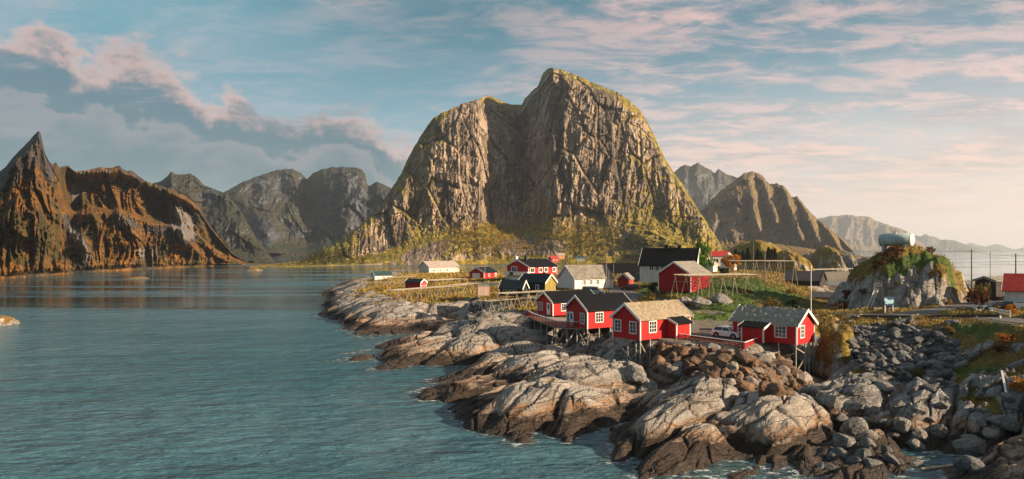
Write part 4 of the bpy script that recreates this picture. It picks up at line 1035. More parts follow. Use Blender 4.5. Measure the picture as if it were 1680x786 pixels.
# red barn on stilts
hE = simple_house('barn', 'tall red barn on stilts with a worn boarded gable and grey roof', 1080, 477, 133, R(48), 8.0, 7.0, 3.5, 2.2, DRED, GREYR, anchor=(-1, 1), cat='barn', corners=((-1, 1), (-1, -1)))
hE.stilts([(-3.8, 3.3), (-3.8, 1.6), (-3.8, 0), (-3.8, -1.8), (-3.8, -3.3), (0, 3.2), (0, -3)], .10)
# white house with black roof
hF = simple_house('house', 'big white house with steep black roof and two chimneys', 1050, 463, 150, R(-25), 12.2, 7.0, 4.1, 3.4, WHITE, BLACKR, oe=.5)
for u in (2.6, 3.9, 5.2): hF.window('-Y', u, 3.3, .8, 1.0, 2, 2)
hF.window('+X', 2.2, 3.2, .9, 1.1, 2, 2); hF.window('+X', 4.8, 3.2, .9, 1.1, 2, 2)
hF.chimney(-.9, 0, .75, .7); hF.chimney(2.0, 0, .75, .7)
# long white house with grey roof
hG = simple_house('house', 'long white house with pale grey slate roof behind the parked van', 943, 474.5, 148, R(28), 10.4, 7.0, 2.4, 2.7, WHITE, GREYR, oe=.3)
for u in (2.6, 4.4, 6.2): hG.window('-Y', u, 1.5, .6, .95, 2, 2)
# green house in two parts
hH = simple_house('house', 'dark green cottage with ochre gable end', 894, 485, 136, R(-33), 6.2, 4.4, 2.7, 1.5, GREEN, BLUER, anchor=(1, -1), trim=TRIM, corners=())
m = MB(); l2, w2 = hH.L / 2, hH.W / 2
m.prism([(-w2 - .02, 0), (w2 + .02, 0), (w2 + .02, 2.68), (0, 4.17), (-w2 - .02, 2.68)], lambda y, z: (l2 + .003, y, z), lambda y, z: (l2 + .05, y, z)); m.build('gable_cladding', OCHRE, hH.root)
for u in (1.7, 4.4): hH.window('-Y', u, 1.6, .62, .95, 2, 1, fw=.14)
hH.chimney(1.6, .2, .5, .5)
hH2 = simple_house('annexe', 'low dark green annexe with blue black roof beside the ochre gabled cottage', 856, 486, 131, R(-20), 4.6, 3.4, 1.55, 1.35, GREEN, BLUER, anchor=(1, -1), corners=())
for u in (1.0, 1.75, 2.5, 3.25): hH2.window('-Y', u, .8, .45, .75, 1, 1, fw=.09)
# red house with white balcony
hI = simple_house('house', 'red two storey house with white balcony and black roof', 867, 466, 190, R(46), 12.5, 8.6, 5.0, 1.9, RED, BLACKR, oe=.5)
for s_, u, w_ in (('-Y', 1.6, 1.6), ('-Y', 5.2, 1.3), ('-Y', 7.6, 1.3), ('-Y', 11.2, 1.0)): hI.window(s_, u, 3.9, w_, 1.1, 2, 1, fw=.2)
hI.window('-X', 3.0, 4.1, 1.9, 1.3, 3, 1, fw=.2)
m = MB(); fn = hI.fr('-X'); m.box(-.5, 9.1, .004, .9, 2.35, 3.45, fn); m.build('balcony', TRIM, hI.root)
m = MB(); m.box(-.4, 8.9, .003, .5, 0, 2.0, fn); m.build('ground_floor', WHITE, hI.root)
m = MB(); m.box(2.0, 3.4, .90, .95, 2.5, 3.3, fn); m.build('balcony_gate', DARKW, hI.root)
hI.chimney(-3.2, -.5, .7, 1.5); hI.chimney(-6.0, .8, .8, 1.2, TRIM)
# small red garage
hJ = simple_house('garage', 'small red garage with white door and blue black roof', 794, 458.5, 208, R(60), 7.8, 5.4, 2.2, 1.4, RED, BLUER, cat='garage', corners=((-1, -1), (-1, 1)))
fn = hJ.fr('-X'); m = MB(); m.box(1.1, 3.9, .003, .06, 0, 1.9, fn); m.build('garage_door', TRIM, hJ.root)
hJ.door('-Y', 6.9, .8, 1.7); hJ.window('-Y', 3.0, 1.3, .6, .6, 1, 1, fw=.15)
# white boathouse
hK = simple_house('boathouse', 'long white boathouse with pinkish sheet roof on the point', 704, 449, 262, R(34), 13.5, 9.0, 2.6, 2.1, CREAM, PALER, cat='boathouse', oe=.4)
for u in (2.2, 5.0, 8.0): hK.window('-Y', u, 1.3, .8, .6, 2, 1, fw=.12)
hK.chimney(-.5, .5, .6, .9, CONC)
# white shed with teal roof
hL = simple_house('shed', 'small white shed with teal roof near the tip of the point', 615, 459.5, 232, R(26), 6.2, 4.6, 1.7, 1.1, WHITE, TEALR, cat='shed')
hL.window('-Y', 3.2, .9, .5, .4, 1, 1, fw=.1)
# red shed among the racks
hM = simple_house('shed', 'small dark roofed red shed among the fish racks with a bright boarded end', 690, 476, 178, R(-26), 5.0, 2.9, 2.0, .75, DRED, BLUER, anchor=(1, -1), cat='shed', oe=.2, og=.15)
m = MB(); fn = hM.fr('+X')
for k in range(4): m.box(.15 + k * .87, .22 + k * .87, .004, .05, 0, 2.0, fn)
m.box(0, 2.9, .006, .05, 1.1, 1.17, fn); m.build('lattice', TRIM, hM.root)
# little red shed with gable beside the white house
hN = simple_house('shed', 'little bright red shed with white edged gable beside the long white house', 1013, 473.5, 158, R(68), 5.0, 2.7, 2.3, 1.2, ORRED, GREYR, anchor=(-1, 1), cat='shed', oe=.25)
# black roofed long building behind
hO = simple_house('warehouse', 'long low warehouse with black roof at the quay', 985, 453, 215, R(2), 13.5, 8, 1.3, 2.6, DARKW, BLACKR, cat='warehouse', trim=DARKW)
hO2 = simple_house('garage', 'white walled garage with black roof below the big white house', 1018, 470, 168, R(-20), 4.6, 4.0, 1.6, 1.5, WHITE, BLUER, cat='garage', anchor=(-1, -1))
# bare wood shed by the channel and white board wall
hQ = simple_house('shed', 'small flat shed of bare pinkish boards at the head of the rubble channel', 784, 485, 150, R(8), 2.6, 2.2, 2.1, .12, PINKW, GREYR, cat='shed', corners=(), barge=False, oe=.08, og=.08)
wl = MB(); a, b, c = P(770, 467.5, 186), P(806, 468.5, 182), P(835, 469, 178)
for p0, p1 in ((a, b), (b, c)): wl.bar(p0 + Vector((0, 0, .25)), p1 + Vector((0, 0, .25)), .2, 1.1)
tag(wl.build('board_wall', TRIM), 'low white board wall between the red garage and the green cottage', 'wall')
# distant houses at the foot of the mountain
def far_house(label, px, py, Y, ang, L, W, h, rh, wall, roof):
    o = simple_house('house', label, px, py, Y, R(ang), L, W, h, rh, wall, roof, corners=(), oe=.3)
    o.window('-Y', L * .3, h * .55, L * .13, h * .35, 1, 1, fw=.2); o.window('-Y', L * .7, h * .55, L * .13, h * .35, 1, 1, fw=.2)
    return o
far_house('distant orange house at the foot of the mountain', 914, 425, 640, 10, 7.5, 6, 3.6, 1.8, ORANGE, PALER)
far_house('distant red house just below the orange one', 905, 430, 560, 25, 7, 6, 3.0, 2, RED, REDR)
far_house('distant grey house among bushes under the talus slope', 946, 429, 660, 0, 8, 6, 3.4, 2.0, CONC, TEALR)
far_house('white gabled cottage between the red barn and the autumn tree', 1170, 446, 185, 60, 5, 4.0, 2.0, 1.6, WHITE, PALER)
far_house('white house with pink red roof behind the green tree', 1168, 437, 330, -8, 8.5, 6, 5.2, 2.2, CREAM, REDR)
far_house('white gabled house partly behind the fish rack on the grassy hill', 1205, 447, 250, 65, 7, 5, 4.2, 3.0, WHITE, PALER)
hU = simple_house('boathouse', 'low boathouse with dark grey roof behind the grassy hill', 1288, 468, 175, R(-38), 8.5, 6.5, 1.4, 2.2, DARKW, simple('slate_grey_felt', (.065, .062, .07), .8), cat='boathouse', trim=DARKW)
hU2 = simple_house('shed', 'low shed of orange boards with grey felt roof below the flagpole', 1331, 497, 143, R(-24), 4.6, 3.0, 1.3, .9, PINKW, MATS['slate_grey_felt'], cat='shed', trim=GREYW, corners=())
# red roofed white house on the right
hT = simple_house('house', 'white house with a bright red roof beside the white rail fence', 1648, 504, 93, R(-40), 9.0, 6.0, 2.55, 1.9, WHITE, REDR, oe=.55, corners=((-1, -1),))
hT.window('-Y', 3.0, 1.6, 1.0, 1.0, 2, 1, FABRIC and None)
m = MB(); fn = hT.fr('-Y'); m.box(1.1, 6.5, .004, 1.6, -.35, .75, fn); m.build('veranda', TRIM, hT.root)
m = MB(); m.box(1.3, 6.4, .2, 1.5, .76, .80, fn); m.build('veranda_floor', GREYW, hT.root)
hT2 = simple_house('shed', 'dark brown timber shed with grey roof behind the russet bushes', 1634, 488, 108, R(20), 4.0, 3.4, 2.6, .6, DARKW, GREYR, cat='shed', corners=(), trim=GREYW)
# ------------------------------------------------------------------ islets, skerries, breakwater
M_isle, _, _, _ = terrain_rock('islet_rock', (.46, .42, .36), (.27, .24, .20), (.07, .06, .05), (.10, .095, .02), (.30, .20, .03), (.20, .11, .03), (1, 1, .6), .35, .6, vnoise=.9)
def islet(name, label, px, Y, wpx, top_py, dep, p=2.0, veg=.6, seed=1, n=90, rough=.05, z0=-1.0, kind='structure', cat='islet', m_=None):
    c = P(px, CY, Y); rx = wpx / F * Y; hgt = H0 - (top_py - CY) / F * Y - z0
    a = np.linspace(-1.15, 1.15, n); A, B = np.meshgrid(a, a)
    X = c.x + A * rx; Yy = Y + B * dep
    sc = max(rx, dep) / 6
    r = np.sqrt(A * A + B * B) * (1 + .22 * fbm(A * 1.7, B * 1.7, seed, 4))
    Z = z0 + hgt * (1 - np.clip(r, 0, 1.15) ** p) + hgt * rough * (fbm(X / sc, Yy / sc, seed + 1, 5) + .6 * ridged(X / sc * .8, Yy / sc * 2, seed + 2, 4) - .3) * np.clip(1.2 - r, 0, 1)
    f1, f2, idn = voro(X / sc * 1.4, Yy / sc * 2.2, seed + 3); Z = Z + hgt * rough * .6 * (idn - .5) * np.clip(1.1 - r, 0, 1)
    V = np.clip(veg + .5 * fbm(X / sc * .7, Yy / sc * .7, seed + 4, 3) - .45 * ss(r, .6, .95), 0, 1)
    o = link_mesh(name, grid_mesh(name, X, Yy, Z, {'veg': V, 'scree': V * 0}), m_ or M_isle)
    return tag(o, label, cat, kind=kind)
islet('hill_islet', 'low lichen and grass knoll behind the spruce row', 1240, 380, 66, 396, 42, 2.2, .85, 401)
islet('hill_islet', 'yellow grassed knoll with pale boulders beside the harbour', 1292, 330, 36, 412, 26, 2.4, .80, 411)
islet('hill_islet', 'steep dark rock knob with green back in the harbour mouth', 1355, 450, 27, 405, 22, 2.6, .80, 421)
islet('hill_islet', 'low grey skerry between the knob and the tank hill', 1392, 520, 19, 418, 12, 2.0, .15, 431)
islet('hill_islet', 'low brown shore land with a road below the ribbed mountain', 1240, 1020, 160, 401, 130, 2.4, .85, 441, m_=M_right)
islet('hill_islet', 'flat rocky foreland running out into the sea', 1370, 900, 55, 410, 60, 2.0, .45, 451, m_=M_right)
islet('hill_islet', 'small flat rock shelf off the foreland', 1425, 800, 26, 420.5, 20, 1.8, .1, 461)
islet('skerry', 'small grassy skerry alone in the calm fjord', 228, 395, 19, 454, 8, 2.0, .75, 471, z0=-.6)
islet('skerry', 'tiny flat skerry far out in the calm fjord', 418, 560, 14, 439.5, 8, 2.0, .75, 475, z0=-.6)
islet('skerry', 'rock with yellow grass at the edge of the fjord', -6, 146, 34, 517, 5, 2.0, .62, 481, z0=-.6)
# breakwater with slab bridge
bw = MB(); a, b = P(1300, CY, 360), P(1412, CY, 400); a.z = b.z = 1.6
for k in range(1):
    bw.prism([(-5, -3), (5, -3), (3.2, 4.2), (-3.2, 4.2)], lambda w_, z: (a.x, a.y + w_, z), lambda w_, z: (b.x, b.y + w_, z))
bro = bw.build('breakwater', stonemat('harbour_stone', (.04, .04, .04), (.075, .07, .065), (.14, .13, .12)))
tag(bro, 'dark stone breakwater across the little harbour', 'breakwater')
dkb = MB(); dkb.bar((a.x - 2, a.y + 8, 5.6), (b.x + 4, b.y + 8, 5.4), 5, .5)
tag(dkb.build('quay_bridge', GREYW), 'low grey bridge deck beyond the stone breakwater', 'bridge')
# moored boat
bt = empty('rowing_boat', P(1343, 453, 375) * 1.0, R(70), 'small white boat moored by the stone breakwater', 'boat'); bt.location.z = .1
V = []; Fa = []
for i, (x, w_, z) in enumerate([(-2.4, .7, .0), (-1.2, .95, -.1), (.4, .95, -.1), (1.6, .65, 0), (2.6, .06, .25)]):
    V += [(x, -w_, .75 + z), (x, -w_ * .6, -.25), (x, w_ * .6, -.25), (x, w_, .75 + z)]
    if i: k = i * 4; Fa += [(k - 4, k, k + 1, k - 3), (k - 3, k + 1, k + 2, k - 2), (k - 2, k + 2, k + 3, k - 1)]
Fa += [(0, 1, 2, 3)]
m = MB(); m.add(V, Fa); m.build('hull', TRIM, bt); m = MB(); m.box(-.6, .9, -.6, .6, .3, 1.9); m.build('cabin', TRIM, bt)

# ------------------------------------------------------------------ boulders
def boulder_mesh(name, seed, m_, planes=15, sub=3, rough=.03, soft=0.0):
    rg = np.random.RandomState(seed)
    bm = bmesh.new(); bmesh.ops.create_icosphere(bm, subdivisions=sub, radius=1)
    nn = rg.randn(planes, 3); nn /= np.linalg.norm(nn, axis=1)[:, None]; hh = rg.uniform(.62, .95, planes)
    sc = np.array([rg.uniform(.95, 1.35), rg.uniform(.75, 1.05), rg.uniform(.65, .9)])
    for v in bm.verts:
        d = np.array(v.co); k = nn @ d
        r = np.min(np.where(k > .05, hh / np.maximum(k, .05), 9)); r = min(r, 1.15)
        if soft: r = r * (1 - soft) + soft * .82
        q = d * r * sc
        q *= 1 + rough * rg.randn()
        v.co = Vector(q)
    me = bpy.data.meshes.new(name); bm.to_mesh(me); bm.free(); me.materials.append(m_)
    return me
def bouldermat(name, cols, dark):
    m, t, b = newmat(name)
    o = nd(t, 'ShaderNodeTexCoord').outputs['Object']
    rnd = nd(t, 'ShaderNodeObjectInfo').outputs['Random']
    n = noise(t, o, 2.2, 7, .68, .3); f = noise(t, o, 9, 5, .65)
    col = ramp(t, rnd, [(i / (len(cols) - 1), c) for i, c in enumerate(cols)])
    col = mixc(t, sstep(t, n, .38, .62), mixc(t, .45, col, dark), col)
    col = mixc(t, mth(t, 'MULTIPLY', sstep(t, f, .35, .5, 1, 0), .5), col, dark)
    ck = cracks(t, vmap(t, o, (.5, 1, 1.3)), 2.2, .5, 1.5, .05); col = mixc(t, mth(t, 'MULTIPLY', mth(t, 'SUBTRACT', 1.0, ck), .7), col, dark)
    setin(t, b, 'Base Color', col); b.inputs['Roughness'].default_value = .85; b.inputs['Specular IOR Level'].default_value = .25
    bump(t, b, mth(t, 'ADD', n, mth(t, 'ADD', mth(t, 'MULTIPLY', f, .5), mth(t, 'MULTIPLY', ck, .35))), .9, .16)
    return m
BROWN = bouldermat('brown_riprap_rock', [(.17, .095, .055), (.27, .165, .10), (.11, .07, .048), (.33, .23, .155), (.19, .115, .07), (.48, .44, .39), (.24, .135, .075)], (.045, .033, .026))
SLATE = bouldermat('dark_rubble_rock', [(.10, .108, .112), (.19, .20, .205), (.12, .128, .13), (.28, .285, .28), (.15, .158, .16), (.36, .36, .35)], (.016, .018, .018))
GREYB = bouldermat('grey_shore_boulder', [(.20, .195, .185), (.31, .30, .285), (.25, .24, .225), (.40, .385, .36)], (.06, .055, .05))
BM = {k: [boulder_mesh('boulder', s0 + i, mm, pl, 3, .012, so_) for i in range(9)] for k, mm, s0, pl, so_ in (('brown', BROWN, 500, 15, .05), ('slate', SLATE, 520, 10, 0), ('grey', GREYB, 540, 13, .0))}
rg = np.random.RandomState(77)
def inside(x, y, poly):
    c = False; n = len(poly); j = n - 1
    for i in range(n):
        if (poly[i][1] > y) != (poly[j][1] > y) and x < (poly[j][0] - poly[i][0]) * (y - poly[i][1]) / (poly[j][1] - poly[i][1]) + poly[i][0]: c = not c
        j = i
    return c
def scatter(kind, poly, sx, sy, r0, r1, label, group, name='boulder', cap=300, sink=.2):
    xs = [p[0] for p in poly]; ys = [p[1] for p in poly]; cand = []
    y = min(ys); row = 0
    while y < max(ys):
        x = min(xs) + (row % 2) * sx / 2
        while x < max(xs):
            a, b = x + rg.uniform(-.35, .35) * sx, y + rg.uniform(-.35, .35) * sy
            if inside(a, b, poly): cand.append((a, b))
            x += sx
        y += sy; row += 1
    pts = hits([c[0] for c in cand], [c[1] for c in cand]); k = 0
    for q in pts:
        if q is None or k >= cap: continue
        r = r0 + (r1 - r0) * rg.rand() ** 2.0
        o = bpy.data.objects.new(name, BM[kind][rg.randint(9)]); COL.objects.link(o)
        o.location = q + Vector((0, 0, r * (.35 - sink))); o.rotation_euler = (rg.uniform(-.5, .5), rg.uniform(-.5, .5), rg.uniform(0, 6.28)); o.scale = (r, r, r * rg.uniform(.8, 1.15))
        tag(o, label, 'boulder', group); k += 1
    return k
cnt = {}
cnt['brown'] = scatter('brown', RIP_B, 12.0, 8.6, .34, 1.15, 'broken brown boulder in the rip-rap slope below the red board fence', 'brown rip-rap boulders', name='riprap_boulder')
cnt['slate'] = scatter('slate', RIP_S, 9.2, 6.8, .26, .80, 'dark angular stone in the rubble bank below the guard rail', 'dark rubble bank stones', name='rubble_stone', cap=299)
cnt['chan'] = scatter('slate', [(776, 487), (792, 487), (800, 505), (785, 530), (765, 524), (772, 505)], 6, 4.5, .35, .75, 'dark stone in the rubble gully beside the bare board shed', 'gully rubble stones', name='rubble_stone')
cnt['grey'] = scatter('grey', [(1345, 640), (1440, 615), (1560, 660), (1675, 600), (1680, 690), (1620, 740), (1520, 745), (1380, 740), (1340, 700)], 38, 23, .35, 1.15, 'rounded grey shore boulder lodged among the slabs on the dark inlet', 'grey shore boulders', name='shore_boulder')
cnt['wet'] = scatter('slate', [(1340, 735), (1500, 752), (1640, 745), (1600, 780), (1350, 780)], 32, 15, .35, .9, 'black wet stone in the inlet beside the floating booms', 'wet inlet stones', name='shore_boulder', sink=.3)
cnt['mid'] = scatter('grey', [(900, 560), (1000, 560), (1060, 600), (1010, 610), (940, 585)], 22, 11, .35, .9, 'grey stone lying on the slabs under the stilted cabins', 'stones under the cabins', name='shore_boulder')
for px, py, r, lb in ((1124, 497, 1.7, 'grey angular rock at the foot of the grassy bank, behind the straw roofed cabin'), (1150, 496, 1.9, 'tall pale split rock in the middle of the grassy bank'), (1183, 497, 2.2, 'wide pale rock at the end of the grassy bank by the lane'), (1170, 570, .9, 'white quartz boulder high on the brown rip-rap'), (1247, 590, 1.0, 'large white wedge of rock on the brown rip-rap near the end cabin'), (1220, 588, 1.35, 'largest brown boulder, lying under the corner of the red fence'), (1062, 640, 1.6, 'long pale boulder at the head of the dark gully'), (1035, 615, 1.5, 'big tan boulder below the corner stilt of the straw roofed cabin'), (1100, 612, 1.2, 'pale grey boulder where rip-rap meets the second slab')):
    q = hit(px, py)
    if q:
        o = bpy.data.objects.new('outcrop_boulder', BM['grey' if 'brown b' not in lb else 'brown'][rg.randint(9)]); COL.objects.link(o); o.location = q; o.scale = (r, r, r * .9); o.rotation_euler = (.2, .1, rg.uniform(0, 6)); tag(o, lb, 'boulder')

# ------------------------------------------------------------------ fish drying racks
def rack(label, t0, t1, width, n, rails, group='fish drying racks', lean=.9, dense=False):
    a, b = P(*t0), P(*t1); d = (b - a); d2 = Vector((d.x, d.y, 0)).normalized(); side = Vector((-d2.y, d2.x, 0))
    root = empty('fish_rack', Vector((a.x, a.y, H(a.x, a.y))), 0, label, 'fish rack', group); o = root.location.copy()
    for k in range(n):
        c = a.lerp(b, k / (n - 1)) + d2 * random.uniform(-.25, .25)
        m = MB()
        for s_ in (-1, 1):
            top = c + side * (s_ * width / 2)
            for dd in (-lean, lean):
                ft = top + d2 * dd * random.uniform(.8, 1.3) + side * s_ * random.uniform(.1, .5); ft.z = H(ft.x, ft.y) - .2
                hd = top + d2 * (-dd * .12) + Vector((0, 0, .25)); m.tube(ft - o, hd - o, .075, .055, 6)
        m.tube(c - side * (width / 2 + .4) - o, c + side * (width / 2 + .4) - o, .07, .06, 6)
        if k % 2 == 0: m.tube(c - side * (width / 2) - o + Vector((0, 0, -1.0)) - d2 * .3, c + side * (width / 2) - o + Vector((0, 0, -1.1)) - d2 * .3, .05, .05, 6)
        m.build('trestle', POLE, root)
    for k in range(rails):
        f = (k / (rails - 1) - .5) if rails > 1 else 0
        p0 = a + side * f * width - d2 * random.uniform(.2, .9) + Vector((0, 0, .12 + random.uniform(-.05, .12))); p1 = b + side * f * width + d2 * random.uniform(.2, .9) + Vector((0, 0, .12 + random.uniform(-.05, .12)))
        MB().tube(p0 - o, p1 - o, .07, .05, 6).build('rail', POLE, root)
    return root
rack('long pale fish drying rack standing on the front rocks of the point', (646, 477, 150), (742, 470, 160), 4.2, 7, 7)
rack('short fish rack with leaning legs between the long front rack and the board wall', (748, 469, 163), (776, 465, 170), 4.0, 3, 5)
rack('low fish rack at the tip of the point, in front of the teal roofed shed', (590, 464, 196), (662, 464, 196), 4.0, 6, 5)
rack('fish rack between the teal roofed shed and the white boathouse', (640, 456, 222), (682, 454, 226), 5, 4, 6)
rack('fish rack at the water side of the white boathouse gable', (650, 443.5, 256), (684, 444.5, 256), 5, 4, 6)
rack('fish rack on the meadow right behind the red rack shed', (706, 461, 196), (756, 458, 205), 5, 6, 8)
rack('fish rack behind the meadow, beyond the boathouse end wall', (752, 438.5, 258), (788, 437.5, 258), 5, 4, 7)
rack('fish rack of pale poles on the grassy rock in front of the dark green annexe', (796, 495, 127), (874, 488, 134), 3.6, 6, 6)
rack('grey fish rack close under the windows of the dark green cottage', (824, 482, 128), (908, 478, 134), 3.2, 6, 7)
rack('flat topped grey fish rack beside the red barn', (1126, 453, 124), (1222, 450.5, 132), 6.0, 6, 11)
rack('flat topped fish rack on the crest of the green hill', (1210, 429, 150), (1288, 429, 152), 6.5, 5, 11)

# ------------------------------------------------------------------ poles and wires
def pole(name, label, px, py0, py1, Y, r=.09, mat_=None, cross=0, cat='pole', group=None):
    top = P(px, py1, Y); zb = min(H(top.x, top.y), P(px, py0, Y).z) - .3
    root = empty(name, (top.x, top.y, zb), 0, label, cat, group)
    MB().tube((0, 0, 0), (0, 0, top.z - zb), r, r * .7).build('mast', mat_ or POLE, root)
    if cross:
        MB().bar((-cross / 2, 0, top.z - zb - .5), (cross / 2, 0, top.z - zb - .5), .12).build('crossarm', POLE, root)
        for k in (-.42, 0, .42): MB().tube((k * cross, 0, top.z - zb - .44), (k * cross, 0, top.z - zb - .2), .05).build('insulator', TRIM, root)
    else:
        MB().tube((0, 0, top.z - zb), (0, 0, top.z - zb + .14), r * .95, r * .3).build('finial', mat_ or POLE, root)
    return root
fp = pole('flagpole', 'tall white flagpole behind the end cabin with stove pipe', 1330.5, 522, 438, 112, .10, TRIM, cat='flagpole')
for px, p0, p1, Y, lb in ((795.5, 458, 419, 205, 'bare pole in front of the red garage'), (810, 446, 415, 250, 'bare pole behind the red garage end'), (914.7, 455, 415, 178, 'bare pole at the end of the red house with balcony'), (960, 470, 435, 141, 'thin bare pole in front of the long white house'), (995, 480, 418, 138, 'tall bare pole at the corner of the long white house'), (998.5, 480, 446, 137, 'short bare pole right beside the tall one at the white house corner'), (1006.5, 455, 434, 190, 'lamp post between the white house and the black warehouse'), (722.5, 440, 414, 285, 'thin pole behind the roof of the white boathouse'), (1236, 430, 399, 200, 'slim pole standing before the spruce row'), (1287, 448, 427, 165, 'short pole at the end of the crest rack'), (899, 440, 421, 240, 'slim pole beyond the red house with balcony')):
    pole('bare_pole', lb, px, p0, p1, Y, .085)
pole('bare_pole', 'tall pale pole rising through the crest rack', 1255, 447, 396, 150, .11)
u1 = pole('utility_pole', 'dark power pole with crossarm on the skyline beside the tank hill', 1594, 480, 409, 150, .13, DARKW, 1.9, 'power pole')
u2 = pole('utility_pole', 'dark power pole behind the red roofed house', 1666.5, 470, 416, 128, .13, DARKW, 1.6, 'power pole')
ms = pole('mast', 'thin tall radio mast in front of the russet bushes', 1624.5, 503, 413, 100, .045, DARKW, cat='mast')
def wire(label, a, b, sag, r=.022):
    a = Vector(a); b = Vector(b); m = MB(); pr = None; n = 14
    for k in range(n + 1):
        q = a.lerp(b, k / n) - Vector((0, 0, sag * 4 * (k / n) * (1 - k / n)))
        if pr: m.tube(pr, q, r, r, 4)
        pr = q
    tag(m.build('power_line', DARKW), label, 'power line')
zt = lambda o, py, px, Y: P(px, py, Y)
wire('thin power line between the two dark power poles', P(1594, 411.5, 150), P(1666.5, 418, 128), .5)
wire('thin power line running from the skyline pole over the tank hill top', P(1594, 411.5, 150), P(1500, 409, 170), .3)
wire('thin black power line crossing in front of the rock hill', P(1392, 452, 108), P(1720, 466, 96), .7)
wire('thin power line leaving past the red roofed house', P(1666.5, 418, 128), P(1740, 421, 112), .3)

# ------------------------------------------------------------------ tank, ladder, sign, rails
TANKM, t, b = newmat('pale_teal_tank_paint')
o = nd(t, 'ShaderNodeTexCoord').outputs['Object']; n = noise(t, vmap(t, o, (.6, 2, 2)), 1.2, 5, .6); s3 = nd(t, 'ShaderNodeSeparateXYZ'); setin(t, s3, 0, o)
cc = mixc(t, sstep(t, n, .4, .65), (.40, .50, .51), (.29, .40, .42)); cc = mixc(t, sstep(t, noise(t, vmap(t, o, (3, 3, .4)), 1.6, 4, .6), .54, .70, 0, .6), cc, (.30, .17, .09)); setin(t, b, 'Base Color', cc); b.inputs['Roughness'].default_value = .5
tc_ = P(1471, 393.5, 121); hz_ = H(tc_.x, tc_.y)
tk = empty('storage_tank', (tc_.x, tc_.y, hz_), R(-48), 'pale teal cylindrical storage tank lying on top of the rock hill', 'tank')
R0 = 1.15; ht = max(tc_.z - hz_, R0 - .2)
MB().tube((-2.65, 0, ht), (2.5, 0, ht), R0, R0, 28).build('shell', TANKM, tk, True)
for x0, x1, nm in ((2.5, 2.68, 'end_plate'), (-2.65, -2.8, 'end_plate')): MB().tube((x0, 0, ht), (x1, 0, ht), R0 - .03, R0 - .28, 28).build(nm, TRIM, tk)
for x in (-2.64, -.1, 2.42): MB().tube((x, 0, ht), (x + .10, 0, ht), R0 + .03, R0 + .03, 28).build('band', TANKM, tk)
for x in (-1.8, 1.7): m = MB(); m.box(x - .2, x + .2, -1.3, 1.3, -1.2, ht - R0 * .72); m.build('cradle', CONC, tk)
MB().tube((-.2, 0, ht + R0 - .05), (-.2, 0, ht + R0 + .22), .2).build('hatch', STEEL, tk)
# ladder on the rock face
la, lb = hit(1424.5, 504), hit(1434, 475)
sd = Vector((.9, 0, 0)); lad = empty('ladder', la, 0, 'leaning white ladder with a small landing against the rock hill', 'ladder')
lt = lb - la + Vector((0, -.7, .2))
for k, o_ in ((0, -.32), (1, .32)): MB().bar((o_, -.35, 0), lt + Vector((o_, -.1, 0)), .09).build('side_rail', TRIM, lad)
for k in range(1, 12): q = lt * (k / 12); MB().bar((q.x - .32, q.y - .33 + .02 * k, q.z), (q.x + .32, q.y - .33 + .02 * k, q.z), .06).build('rung', TRIM, lad)
for k, h_ in enumerate((0, .45, .9)): MB().bar(lt + Vector((-.5, -.25, h_)), lt + Vector((.75, -.25, h_)), .07).build('landing_rail', POLE, lad)
for x_ in (-.5, .75): MB().bar(lt + Vector((x_, -.25, -.3)), lt + Vector((x_, -.25, .95)), .08).build('landing_post', POLE, lad)
# blue sign board
sg = hit(1458.5, 511); SY = sg.y - .2; sc_ = F / SY
sgo = empty('sign_board', (P(1458.5, 500, SY).x, SY, H(P(1458.5, 500, SY).x, SY)), R(4), 'blue painted sign board with a pale wavy shape, on two legs by the rock hill', 'sign')
zc = P(0, 494, SY).z - sgo.location.z; w2, h2 = 9.0 / sc_, 7.2 / sc_
BLUE = simple('deep_blue_sign_paint', (.016, .055, .15), .5, .3, 4); PALEB = simple('pale_blue_sign_paint', (.26, .62, .78), .5, .3, 3, c2=(.50, .72, .80))
m = MB(); m.box(-w2, w2, -.05, .05, zc - h2, zc + h2); bo = m.build('board', BLUE, sgo)
m = MB(); m.prism([(-.95, .62), (-.55, .72), (-.30, .35), (.15, .22), (.55, .45), (.85, .30), (.9, -.25), (.6, -.62), (.1, -.55), (-.35, -.70), (-.8, -.62), (-.7, -.2), (-.95, .1)], lambda x, z: (x * w2 * .97, -.054, zc + z * h2), lambda x, z: (x * w2 * .97, -.066, zc + z * h2)); m.build('emblem', PALEB, bo)
for x in (-.75, .75): m = MB(); m.box(x * w2 - .06, x * w2 + .06, -.04, .04, -.3, zc - h2); m.build('leg', TRIM, sgo)
# guard rail
gpts = [PZ(1402, 521.5, 6.25), PZ(1440, 522.2, 6.45), PZ(1476, 522.6, 6.75), PZ(1518, 522.6, 7.05), PZ(1560, 522.4, 7.35), PZ(1602, 522.0, 7.75), PZ(1640, 521.8, 7.95)]
gr_ = empty('guard_rail', gpts[0], 0, 'dark steel guard rail on pale posts along the lane above the rubble', 'guard rail'); o = gpts[0]
DARKS = simple('dark_steel_rail', (.035, .035, .04), .5, .3, 3, metal=.3)  # near-black steel for the beam
m = MB()
for a, b in zip(gpts[:-1], gpts[1:]): m.bar(a - o + Vector((0, 0, .28)), b - o + Vector((0, 0, .28)), .09, .34)
m.build('beam', DARKS, gr_)
for q in gpts: MB().bar(q - o + Vector((0, -.1, -1.0)), q - o + Vector((0, -.1, .3)), .15).build('post', TRIM, gr_)
